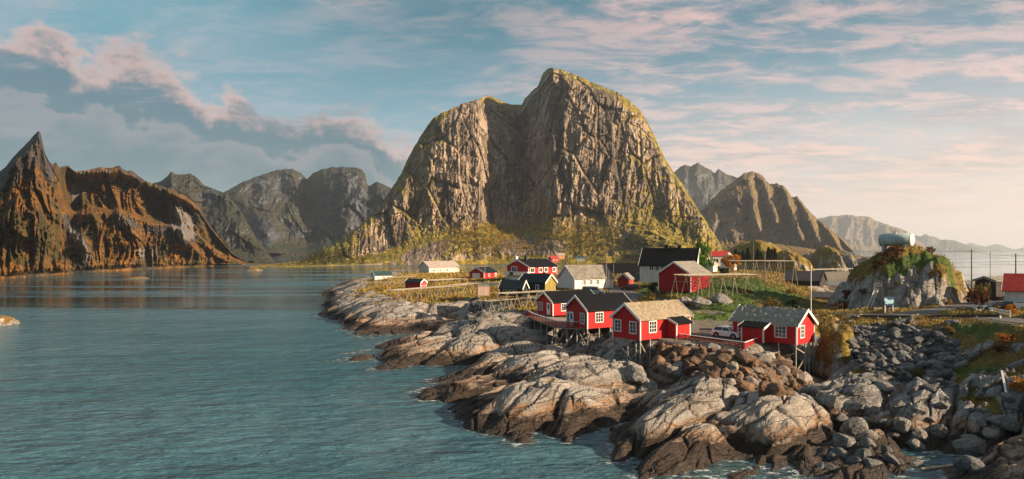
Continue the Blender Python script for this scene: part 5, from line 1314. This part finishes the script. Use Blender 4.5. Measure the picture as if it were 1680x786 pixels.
# white rail fence
wpts = [PZ(1596, 507.5, 7.5), PZ(1612, 511, 7.55), PZ(1628, 514, 7.6), PZ(1644, 517, 7.7), PZ(1658, 519.5, 7.8)]
wf = empty('rail_fence', wpts[0], 0, 'low white rail fence beside the lane near the red roofed house', 'fence'); o = wpts[0]
for z in (.25, .62):
    m = MB()
    for a, b in zip(wpts[:-1], wpts[1:]): m.bar(a - o + Vector((0, 0, z)), b - o + Vector((0, 0, z)), .06, .2)
    m.build('rail', TRIM, wf)
for q in wpts: MB().bar(q - o + Vector((0, .08, -.4)), q - o + Vector((0, .08, .78)), .12).build('post', TRIM, wf)
# bench in the car park
bq = PZ(1160, 550, 5.0); be = empty('bench', bq, R(-12), 'plain grey bench behind the red fence, beside the white car', 'bench')
for nm, bx in (('seat', (-.95, .95, -.2, .2, .42, .47)), ('backrest', (-.95, .95, .2, .25, .6, .88)), ('leg', (-.8, -.7, -.2, .22, 0, .42)), ('leg', (.7, .8, -.2, .22, 0, .42))): m = MB(); m.box(*bx); m.build(nm, GREYW, be)
# booms and stray plank
ROPEY = simple('yellow_boom', (.55, .42, .10), .7, .4, 2); ROPEP = simple('tan_boom', (.50, .36, .24), .7, .4, 2)
def boom(label, pts, m_, r=.11):
    m = MB(); W_ = [PZ(px, py, .12) for px, py in pts]
    for a, b in zip(W_[:-1], W_[1:]): m.tube(a, b, r, r, 6)
    tag(m.build('floating_boom', m_), label, 'floating boom')
boom('yellow floating boom lying in the dark inlet', [(1365, 764.5), (1400, 765.5), (1432, 766.5)], ROPEY)
boom('tan floating boom curving from the inlet up to the right hand rocks', [(1512, 770), (1560, 764), (1594, 756.5), (1630, 747), (1664, 739)], ROPEP)
a, b = hit(1650, 658), hit(1641, 612)
pl_ = MB(); pl_.bar(a + Vector((0, -.2, .15)), b + Vector((0, -.2, .25)), .16, .05); tag(pl_.build('plank', TRIM), 'long white plank lying on the rocks under the lane', 'plank')
a, b = hit(1322, 700), hit(1331, 690)
if a and b: pl_ = MB(); pl_.bar(a + Vector((0, 0, .1)), b + Vector((0, 0, .15)), .16, .10); tag(pl_.build('driftwood', POLE), 'short pale driftwood timber stranded between the shore slabs', 'driftwood')

# ------------------------------------------------------------------ vehicles
TYRE = simple('tyre_rubber', (.015, .015, .016), .8, .2); LAMP = simple('lamp_lens', (.55, .57, .60), .15, .1); TAIL = simple('tail_lens', (.35, .02, .02), .3, .1); PLAST = simple('black_plastic', (.02, .02, .021), .6, .2)
def paint(name, c):
    m, t, b = newmat(name); b.inputs['Base Color'].default_value = (*c, 1); b.inputs['Roughness'].default_value = .3; b.inputs['Coat Weight'].default_value = .6; return m
def vehicle(name, label, cat, loc, ang, pt, L=4.2, W=1.76, Hh=1.5, belt=.93, hood=1.05, tail=.35, ws=.75, group=None):
    """Body shell lofted from side profiles; the nose is +X."""
    root = empty(name, loc, ang, label, cat, group); l2 = L / 2
    prof = [(-l2 + .02, .32), (-l2, .62), (-l2 + .06, belt - .02), (-l2 + tail * .5, belt + .02), (l2 - hood - ws * .2, belt + .03), (l2 - .25, belt - .16), (l2 - .02, .62), (l2, .34), (l2 - .12, .20), (-l2 + .12, .22)]
    V = []; Fa = []; st = [(-W / 2, .90, -.015), (-W / 2 + .05, .985, .0), (-W / 4, 1.0, .025), (W / 4, 1.0, .025), (W / 2 - .05, .985, 0), (W / 2, .90, -.015)]; n = len(prof)
    for y, s_, up in st:
        for x, z in prof: V.append((x * (.985 if abs(y) > W / 2 - .06 else 1), y, .2 + (z - .2) * (s_ if z > .5 else 1) + (up if z > .8 else 0)))
    for k in range(len(st) - 1):
        for i in range(n): j = (i + 1) % n; Fa.append((k * n + i, k * n + j, (k + 1) * n + j, (k + 1) * n + i))
    Fa += [tuple(range(n)), tuple(range((len(st) - 1) * n, len(st) * n))[::-1]]
    m = MB(); m.add(V, Fa); bo = m.build('body', pt, root)
    # greenhouse
    x0, x1, x2, x3 = -l2 + .08, -l2 + tail + .12, l2 - hood - ws, l2 - hood
    yb, yt = W / 2 - .06, W / 2 - .24
    gb = [(x0, belt), (x1, Hh - .05), ((x1 + x2) / 2, Hh), (x2, Hh - .04), (x3, belt)]
    m = MB(); V = [(x, -(yb if z < Hh - .2 else yt), z) for x, z in gb] + [(x, (yb if z < Hh - .2 else yt), z) for x, z in gb]
    m.add(V, [(0, 1, 2, 3, 4)[::-1], (5, 6, 7, 8, 9), (0, 5, 6, 1), (1, 6, 7, 2), (2, 7, 8, 3), (3, 8, 9, 4), (4, 9, 5, 0)]); m.build('cabin', pt, root)
    def quad(nm, pts, m_):
        q = [Vector(p) for p in pts]; nr = (q[1] - q[0]).cross(q[2] - q[0]).normalized(); c_ = sum(q, Vector()) / 4
        if nr.dot(c_ - Vector((0, 0, belt))) < 0: nr = -nr
        m = MB(); m.add([p + nr * .012 for p in q] + [p - nr * .02 for p in q], [(0, 1, 2, 3), (7, 6, 5, 4), (0, 4, 5, 1), (1, 5, 6, 2), (2, 6, 7, 3), (3, 7, 4, 0)]); return m.build(nm, m_, root)
    lerp = lambda a, b, k: tuple(a[i] + (b[i] - a[i]) * k for i in range(3))
    wl, wr, tl, tr = (x3, -yb, belt), (x3, yb, belt), (x2, -yt, Hh - .04), (x2, yt, Hh - .04)
    quad('windscreen', [lerp(lerp(wl, tl, .08), lerp(wr, tr, .08), .06), lerp(lerp(wl, tl, .08), lerp(wr, tr, .08), .94), lerp(lerp(wl, tl, .92), lerp(wr, tr, .92), .94), lerp(lerp(wl, tl, .92), lerp(wr, tr, .92), .06)], GLASS)
    bl, br, ul, ur = (x0, -yb, belt), (x0, yb, belt), (x1, -yt, Hh - .05), (x1, yt, Hh - .05)
    quad('rear_window', [lerp(lerp(bl, ul, .2), lerp(br, ur, .2), .1), lerp(lerp(bl, ul, .2), lerp(br, ur, .2), .9), lerp(lerp(bl, ul, .9), lerp(br, ur, .9), .9), lerp(lerp(bl, ul, .9), lerp(br, ur, .9), .1)], GLASS)
    for s_ in (-1, 1):
        xs0, xs1 = x0 + .28, x3 - .12; mid = (xs0 + xs1) / 2 - .05
        sidep = lambda x, k: (x, s_ * (yb + (yt - yb) * k), belt + (Hh - .05 - belt) * k)
        fx = lambda a, b, k: a + (b - a) * k
        quad('side_window', [sidep(xs0, .08), sidep(mid - .04, .08), sidep(mid - .04, .84), sidep(fx(xs0, x1 + .12, .84), .84)], GLASS)
        quad('side_window', [sidep(mid + .04, .08), sidep(xs1 - .08, .08), sidep(fx(xs1, x2 - .05, .84), .84), sidep(mid + .04, .84)], GLASS)
        m = MB(); m.box(l2 - .42, l2 - .04, min(s_ * (W / 2 - .42), s_ * (W / 2 - .02)), max(s_ * (W / 2 - .42), s_ * (W / 2 - .02)), .62, .76); m.build('headlight', LAMP, root)
        m = MB(); m.box(-l2 - .015, -l2 + .15, min(s_ * (W / 2 - .3), s_ * (W / 2 - .03)), max(s_ * (W / 2 - .3), s_ * (W / 2 - .03)), .68, .84); m.build('tail_light', TAIL, root)
        m = MB(); m.box(x3 - .25, x3 - .08, min(s_ * (W / 2), s_ * (W / 2 + .18)), max(s_ * (W / 2), s_ * (W / 2 + .18)), belt, belt + .14); m.build('wing_mirror', pt, root)
        for x in (-l2 + .78, l2 - .82):
            y = s_ * (W / 2 - .10)
            MB().tube((x, s_ * (W / 2 - .24), .34), (x, s_ * (W / 2 + .012), .34), .42, .42, 20).build('wheel_arch', PLAST, root)
            wo_ = MB().tube((x, s_ * (W / 2 - .22), .33), (x, s_ * (W / 2 + .022), .33), .33, .33, 20).build('wheel', TYRE, root)
            MB().tube((x, y, .33), (x, s_ * (W / 2 + .03), .33), .21, .19, 12).build('rim', STEEL, wo_)
    m = MB(); m.box(l2 - .10, l2 + .02, -W / 2 + .35, W / 2 - .35, .34, .60); m.build('grille', PLAST, root)
    m = MB(); m.box(-l2 + .15, l2 - .12, -W / 2 - .004, W / 2 + .004, .17, .30); m.build('sill', PLAST, root)
    return root
vehicle('parked_car', 'white hatchback parked on the gravel behind the red board fence', 'car', P(1195, 554.5, 85.2) * 1.0, A2(.66, -.75), paint('white_car_paint', (.80, .80, .79)), L=4.0)
vq = P(974, 481, 139); vehicle('parked_van', 'pale blue grey estate van parked before the long white house', 'van', Vector((vq.x, vq.y, H(vq.x, vq.y) + .02)), R(-18), paint('blue_grey_car_paint', (.30, .40, .43)), L=4.9, W=1.9, Hh=1.95, belt=1.1, hood=.95, tail=.1, ws=.8)
vq = P(1035, 476, 148); vehicle('parked_car', 'black car parked beside the little bright red shed', 'car', Vector((vq.x, vq.y, H(vq.x, vq.y) + .02)), R(160), paint('black_car_paint', (.015, .015, .018)), L=4.1, Hh=1.48)
vq = PZ(1650, 517, 7.4); vehicle('parked_car', 'dark car half hidden by the white rail fence', 'car', Vector((vq.x + .6, vq.y + 2.4, H(vq.x + .6, vq.y + 2.4) + .02)), R(170), MATS['black_car_paint'] if 'black_car_paint' in MATS else TYRE, L=4.1, Hh=1.5)

# ------------------------------------------------------------------ plants
def leafmat(name, a, b_, c_, sc=1.2):
    m, t, b = newmat(name)
    pos = nd(t, 'ShaderNodeNewGeometry').outputs['Position']
    n = noise(t, pos, sc, 4, .6); f = noise(t, pos, sc * 7, 3, .6); rnd = nd(t, 'ShaderNodeObjectInfo').outputs['Random']
    col = mixc(t, sstep(t, n, .38, .62), a, b_); col = mixc(t, sstep(t, f, .45, .65), col, c_)
    setin(t, b, 'Base Color', col); b.inputs['Roughness'].default_value = .7; b.inputs['Specular IOR Level'].default_value = .2
    tr = nd(t, 'ShaderNodeBsdfTranslucent'); setin(t, tr, 0, col); mx = nd(t, 'ShaderNodeMixShader'); mx.inputs[0].default_value = .3
    out = t.nodes['Material Output']; t.links.new(b.outputs[0], mx.inputs[1]); t.links.new(tr.outputs[0], mx.inputs[2]); t.links.new(mx.outputs[0], out.inputs[0])
    return m
LG = leafmat('fresh_green_leaves', (.05, .15, .014), (.11, .22, .02), (.03, .08, .012)); LO = leafmat('orange_leaves', (.42, .16, .015), (.52, .26, .02), (.24, .07, .012)); LR = leafmat('russet_leaves', (.10, .035, .016), (.17, .07, .022), (.055, .025, .014))
LD = leafmat('dark_green_leaves', (.016, .032, .012), (.032, .055, .016), (.05, .05, .014)); LY = leafmat('olive_yellow_leaves', (.14, .115, .018), (.24, .17, .025), (.07, .065, .014)); LS = leafmat('spruce_needles', (.008, .016, .010), (.016, .026, .013), (.006, .011, .008))
LT = leafmat('tan_bush_leaves', (.32, .21, .06), (.22, .12, .03), (.10, .085, .02)); LM = leafmat('maroon_leaves', (.09, .016, .016), (.14, .03, .022), (.04, .012, .012))
BARK = simple('bark', (.10, .085, .07), .9, .4, 4, .4, 20)
def leaf_faces(rg, cen, rad, n, size):
    """n small leaf quads scattered on and inside clumps; cen (k,3), rad (k,3)"""
    k = rg.randint(len(cen), size=n); d = rg.randn(n, 3); d /= np.linalg.norm(d, axis=1)[:, None]
    r = rg.uniform(.45, 1.05, n)[:, None]; c = cen[k] + d * r * rad[k]
    u = rg.randn(n, 3); u /= np.linalg.norm(u, axis=1)[:, None]; v = np.cross(u, rg.randn(n, 3)); v /= np.linalg.norm(v, axis=1)[:, None]
    s_ = size * rg.uniform(.6, 1.3, n)[:, None]
    V = np.stack([c - u * s_ * .5, c + v * s_ * .35, c + u * s_ * .5, c - v * s_ * .35], 1).reshape(-1, 3)
    return V, np.arange(n * 4).reshape(n, 4)
def crown_mesh(seed, rx, rz, n, size, clumps, m_, zc):
    rg = np.random.RandomState(seed); d = rg.randn(clumps, 3); d /= np.linalg.norm(d, axis=1)[:, None]
    cen = d * rg.uniform(.3, .8, clumps)[:, None] * np.array([rx, rx, rz]) + np.array([0, 0, zc]); rad = np.repeat(rg.uniform(.22, .45, clumps)[:, None], 3, 1) * np.array([rx, rx, rz * .8])
    V, Fa = leaf_faces(rg, cen, rad, n, size); me = fast_mesh('crown', V, Fa, False); me.materials.append(m_); return me
def tree(name, label, loc, h, rx, leaf, seed, cat='tree', group=None, n=1500, size=.35, trunk=.3):
    root = empty(name, loc, 0, label, cat, group); rg = random.Random(seed); rz = h * (1 - trunk) / 2 * 1.05
    m = MB(); m.tube((0, 0, -.3), (0, 0, h * .55), h * .03, h * .018, 8)
    for k in range(6):
        a = rg.uniform(0, 6.28); z = h * rg.uniform(.2, .5); m.tube((0, 0, z), (math.cos(a) * rx * .6, math.sin(a) * rx * .6, z + h * rg.uniform(.15, .35)), h * .012, h * .004, 5)
    m.build('trunk', BARK, root)
    o = bpy.data.objects.new('crown', crown_mesh(seed, rx, rz, n, size, 22, leaf, h * trunk + rz)); COL.objects.link(o); o.parent = root
    return root
BUSH = {}
def bush(label, px, py, Y, r, hgt, leaf, seed, group=None, on=True, stems=True, n=420, name='bush', airy=1.0):
    key = (leaf.name, seed % 3)
    if key not in BUSH:
        BUSH[key] = crown_mesh(seed, 1.0, .8, n, .20, 16, leaf, .75)
        m = MB(); rg = random.Random(seed)
        for k in range(9): a = rg.uniform(0, 6.28); m.tube((rg.uniform(-.2, .2), rg.uniform(-.2, .2), -.25), (math.cos(a) * .6, math.sin(a) * .6, rg.uniform(.7, 1.45)), .025, .01, 4)
        st = m.build('stems', BARK); BUSH[key + ('s',)] = st.data; bpy.data.objects.remove(st)
    q = P(px, py, Y) if Y else hit(px, py)
    if q is None: return
    z = H(q.x, q.y) if on else q.z
    root = empty(name, (q.x, q.y, z - .1), random.uniform(0, 6), label, 'bush', group); root.scale = (r, r, hgt / 1.5)
    for nm, me in (('crown', BUSH[key]), ('stems', BUSH[key + ('s',)])):
        o = bpy.data.objects.new(nm, me); COL.objects.link(o); o.parent = root
# trees of the village
def tq(px, Y): q = P(px, CY, Y); return Vector((q.x, q.y, H(q.x, q.y)))
tq1 = tq(1154, 150); tree('birch_tree', 'bright green leafy tree beside the big white house gable', tq1, P(1154, 396, 150).z - tq1.z, 2.7, LG, 11, n=2600, size=.42, trunk=.12)
tq2 = tq(1200, 200); tree('rowan_tree', 'orange autumn tree in front of the white gabled house', tq2, P(1200, 416, 200).z - tq2.z, 3.2, LO, 12, n=2000, size=.45, trunk=.1)
tq3 = tq(1188, 172); tree('dark_shrub_tree', 'dark round shrub below the orange autumn tree', tq3, P(1188, 439, 172).z - tq3.z, 2.0, LD, 13, n=1200, size=.35, trunk=.05)
for i, (px, top, lb) in enumerate(((1207, 409, 'tallest spruce, at the near end of the spruce row'), (1213, 413, 'broad spruce second in the spruce row'), (1219, 411, 'spruce between the two slim poles'), (1227, 407, 'pointed spruce just before the slim pole'), (1243, 408, 'spruce right behind the slim pole'), (1248, 413, 'short spruce beside the pale tall pole'), (1261, 405, 'spruce by the pale tall pole, standing on the knoll'), (1266, 408, 'narrow spruce at the upper end of the row'), (1271, 407, 'last round topped spruce of the row'))):
    Y = 285 + i * 3; b_ = P(px, 431, Y); hh = P(px, top, Y).z - b_.z; b_.z = max(b_.z, 6)
    root = empty('spruce', b_, 0, lb, 'tree', 'spruces below the knoll'); MB().tube((0, 0, -6), (0, 0, hh * .9), .16, .04, 6).build('trunk', BARK, root)
    rg2 = np.random.RandomState(700 + i); n = 900; k = rg2.rand(n) ** .7; ang = rg2.rand(n) * 6.28; rr = (1 - k) ** .8 * hh * .27 * rg2.uniform(.4, 1.05, n) * (1 + .25 * np.sin(k * 40))
    C_ = np.stack([np.cos(ang) * rr, np.sin(ang) * rr, k * hh], 1); out_ = np.stack([np.cos(ang), np.sin(ang), -.45 + 0 * k], 1) * .55; sd_ = np.stack([-np.sin(ang), np.cos(ang), rg2.uniform(-.3, .3, n)], 1) * .28
    V = np.stack([C_ - sd_, C_ + out_, C_ + sd_, C_ - out_ * .3], 1).reshape(-1, 3); me = fast_mesh('crown', V, np.arange(n * 4).reshape(n, 4), False); me.materials.append(LS); o = bpy.data.objects.new('crown', me); COL.objects.link(o); o.parent = root
# bushes
for a in ((1459, 414, 117.5, 1.9, 2.2, LR, 21, 'large russet bush growing before the pale teal tank'), (1472, 412, 117.6, 1.5, 1.7, LR, 22, 'russet bush under the end of the pale teal tank'), (1449, 412, 117.4, 1.3, 1.8, LR, 23, 'russet bush at the tank end facing the harbour'), (1438, 412, 119, 1.0, 2.0, LR, 24, 'bare twiggy bush on the edge of the hill by the tank'),
          (1524.5, 411, 122, 1.2, 2.0, LM, 25, 'round maroon bush alone on the hill crest'), (1576, 462, 128, 1.7, 3.6, LD, 26, 'dark green pointed bush on the slope behind the rock hill'), (1569, 452, 126, .7, 1.8, LD, 27, 'small dark bush beside the dark pointed bush'),
          (1606, 500, 103, 1.7, 3.6, LR, 28, 'tall russet bush behind the white rail fence post'), (1614, 500, 104, 1.6, 4.2, LY, 29, 'tall olive bush with thin top behind the white rail fence'), (1597, 490, 110, 1.3, 3.4, LM, 30, 'maroon bush at the bend of the side road'), (1630, 512, 92, 1.3, 1.6, LT, 31, 'tan bush in the yard in front of the timber shed'), (1640, 505, 97, 1.5, 2.2, LM, 32, 'maroon bush before the dark timber shed'), (1662, 512, 86, 1.0, 1.5, LO, 33, 'small orange bush by the veranda'), (1676, 460, 102, 2.0, 3.0, LM, 34, 'maroon bush above the red roof'),
          (1066, 486, 128, 1.8, 2.2, LT, 41, 'tan bush at the corner of the red barn'), (1055, 490, 125, 1.7, 1.9, LY, 42, 'olive bush on the bank by the lane below the red barn'), (1072, 496, 121, 1.5, 1.5, LT, 43, 'low tan bush behind the straw coloured roof'), (1073, 478, 138, 1.6, 2.4, LD, 44, 'dark green bush between the red barn and the big white house'), (1085, 494, 121, 1.2, 1.1, LR, 45, 'low russet bush under the barn stilts'),
          (1268, 497, 121, 1.5, 2.1, LT, 46, 'pale tan bush on the green hill above the grey roofed cabin'), (1259, 500, 119, 1.2, 1.4, LR, 47, 'russet bush beside the pale tan bush on the green hill'), (1277, 500, 118, 1.0, 1.2, LY, 48, 'olive bush near the lane behind the grey roofed cabin'), (1230, 478, 128, .9, 1.1, LT, 49, 'small tan bush under the crest rack'), (1217, 481, 127, 1.0, 1.0, LR, 50, 'small russet bush below the flat topped rack'), (1296, 470, 138, 1.4, 1.4, LT, 51, 'tan bush before the slate roofed boathouse'), (1300, 490, 124, 1.2, 1.3, LD, 52, 'dark bush on the end of the green hill'), (1312, 497, 120, 1.1, 1.0, LT, 53, 'low tan bush by the flagpole lane'),
          (1372, 503, 116, 1.3, 1.6, LR, 54, 'russet bush at the harbour foot of the rock hill'), (1384, 497, 118, 1.4, 2.2, LR, 55, 'tall russet bush against the harbour flank of the rock hill'), (1392, 480, 122, 1.3, 2.4, LM, 56, 'maroon bush high on the harbour flank of the rock hill'), (1417, 481, None, 1.0, 1.0, LR, 57, 'brown bush in a cleft beside the white ladder'), (1473, 468, None, .8, .8, LY, 58, 'olive tuft in a crack in the middle of the rock hill'), (1555, 500, None, 1.0, 1.3, LT, 59, 'tan bush at the lane end of the rock hill'),
          (831, 463, 195, 2.4, 1.7, LG, 61, 'round green bush before the red house with balcony'), (790, 455, 204, .1, .1, LG, 62, None), (905, 462, 178, 2.2, 3.0, LO, 63, 'orange bush between the red house and the long white house'), (816, 461, 197, 1.2, 1.2, LD, 64, 'dark bush beside the red garage'),
          (1352, 520, None, 1.0, .8, LT, 65, 'tuft of pale grass bushes on top of the rock knob'), (1376, 521, None, 1.1, .8, LY, 66, 'olive tuft crowning the rock knob'), (1503, 618, None, .9, 1.2, LY, 67, 'grey olive bush amid the boulders below the rubble bank'), (1535, 548, None, 1.0, .8, LT, 68, 'straw coloured tuft at the upper edge of the rubble bank'), (1555, 545, None, 1.1, .9, LT, 69, 'second straw tuft near the end of the guard rail'), (1650, 560, None, 1.5, 1.1, LO, 70, 'orange bush on the bank under the lane'), (1640, 575, None, 1.2, .9, LR, 71, 'russet bush below the orange bush on the bank'), (1668, 640, None, 1.0, 1.2, LO, 72, 'orange bush among boulders beside the white plank')):
    if a[7]: bush(a[7], a[0], a[1], a[2], a[3], a[4], a[5], a[6])
# autumn wood on the talus below the cliff
U_, PY_, MX, MY, MZ = SURF['mountain']
rg3 = np.random.RandomState(9)
def wood(name, label, n, dens, leaf, size, rad):
    idx = rg3.randint(0, U_.size, 60000); u = U_.ravel()[idx]; p = PY_.ravel()[idx]
    pr = dens(u, p); keep = idx[rg3.rand(len(idx)) < pr][:n]
    c = np.stack([MX.ravel()[keep], MY.ravel()[keep], MZ.ravel()[keep]], 1); c[:, 2] += rad * .5
    rr = np.repeat(rad * rg3.uniform(.5, 1.3, len(c))[:, None], 3, 1)
    V, Fa = leaf_faces(rg3, c, rr, len(c) * 16, size); o = link_mesh(name, fast_mesh(name, V, Fa, False), leaf); tag(o, label, 'woodland', kind='stuff')
gz_ = lambda u, p, cu, cp, su, sp: np.exp(-((u - cu) / su) ** 2 - ((p - cp) / sp) ** 2)
wood('autumn_woodland', 'golden birch scrub on the slope below the cliff', 1500, lambda u, p: 1.0 * gz_(u, p, 805, 392, 60, 24) * (.4 + fbm(u / 12, p / 9, 31, 3)).clip(0, 1) + .25 * gz_(u, p, 960, 385, 60, 25), leafmat('golden_leaves', (.40, .22, .02), (.30, .22, .03), (.14, .10, .02), .05), 1.5, 3.6)
wood('dark_woodland', 'dark green scrub among the golden birches', 1500, lambda u, p: .8 * gz_(u, p, 800, 400, 75, 28) * (.5 + fbm(u / 9, p / 7, 35, 3)).clip(0, 1) + .5 * gz_(u, p, 975, 398, 70, 24) + .12 * (p > 330) * (u > 960) * (u < 1150) + .25 * gz_(u, p, 560, 425, 50, 12), leafmat('scrub_leaves', (.04, .05, .014), (.085, .08, .018), (.025, .03, .01), .05), 1.4, 3.4)

# grass standing on the headland
rg4 = np.random.RandomState(5)
cand = np.where((TV.ravel() > .55) & (TG.ravel() < .3) & (TZ.ravel() > 1.6) & (TU.ravel() > 540) & (TU.ravel() < 1750) & (TY.ravel() < 280))[0]
pyv = (CY - (TZ - H0) * F / TY).ravel()
pick = rg4.choice(cand, min(42000, len(cand)), replace=False)
c = np.stack([TX.ravel()[pick], TY.ravel()[pick], TZ.ravel()[pick]], 1); gcol = TGR.ravel()[pick]
far_ = np.clip(c[:, 1] / 110, .6, 1.8); nb = 4; n = len(c)
off_ = rg4.randn(n, nb, 2) * .22 * far_[:, None, None]; hgt = rg4.uniform(.18, .52, (n, nb)) * far_[:, None] * (1 - .45 * gcol[:, None]); ang = rg4.rand(n, nb) * 6.28; wd = .07 * far_[:, None]
base = np.concatenate([c[:, None, :2] + off_, np.repeat(c[:, None, 2:] - .06, nb, 1)], -1)
dx_ = np.stack([np.cos(ang), np.sin(ang), 0 * ang], -1) * wd[..., None]; tip = base + np.stack([np.cos(ang * 3) * hgt * .4, np.sin(ang * 3) * hgt * .4, hgt], -1)
V = np.stack([base - dx_, base + dx_, tip], 2).reshape(-1, 3)
me = fast_mesh('grass', V, np.arange(n * nb * 3).reshape(-1, 3), False); at = me.attributes.new('green', 'FLOAT', 'POINT'); at.data.foreach_set('value', np.repeat(gcol, nb * 3).astype(np.float32))
m, t, b = newmat('standing_grass'); pos = nd(t, 'ShaderNodeNewGeometry').outputs['Position']; g1 = noise(t, pos, .9, 4, .6); g2 = noise(t, pos, .2, 3, .5)
dry = mixc(t, sstep(t, g1, .38, .62), (.26, .19, .03), (.42, .31, .07)); dry = mixc(t, sstep(t, g2, .46, .62), dry, (.28, .11, .03)); grn = mixc(t, g1, (.04, .10, .014), (.12, .16, .025))
setin(t, b, 'Base Color', mixc(t, mth(t, 'ADD', attr(t, 'green'), mth(t, 'MULTIPLY', mth(t, 'SUBTRACT', g2, .45), 1.6), clamp=True), dry, grn)); b.inputs['Roughness'].default_value = .8
tag(link_mesh('grass', me, m), 'yellow and green autumn grass standing on the headland', 'grass', kind='stuff')
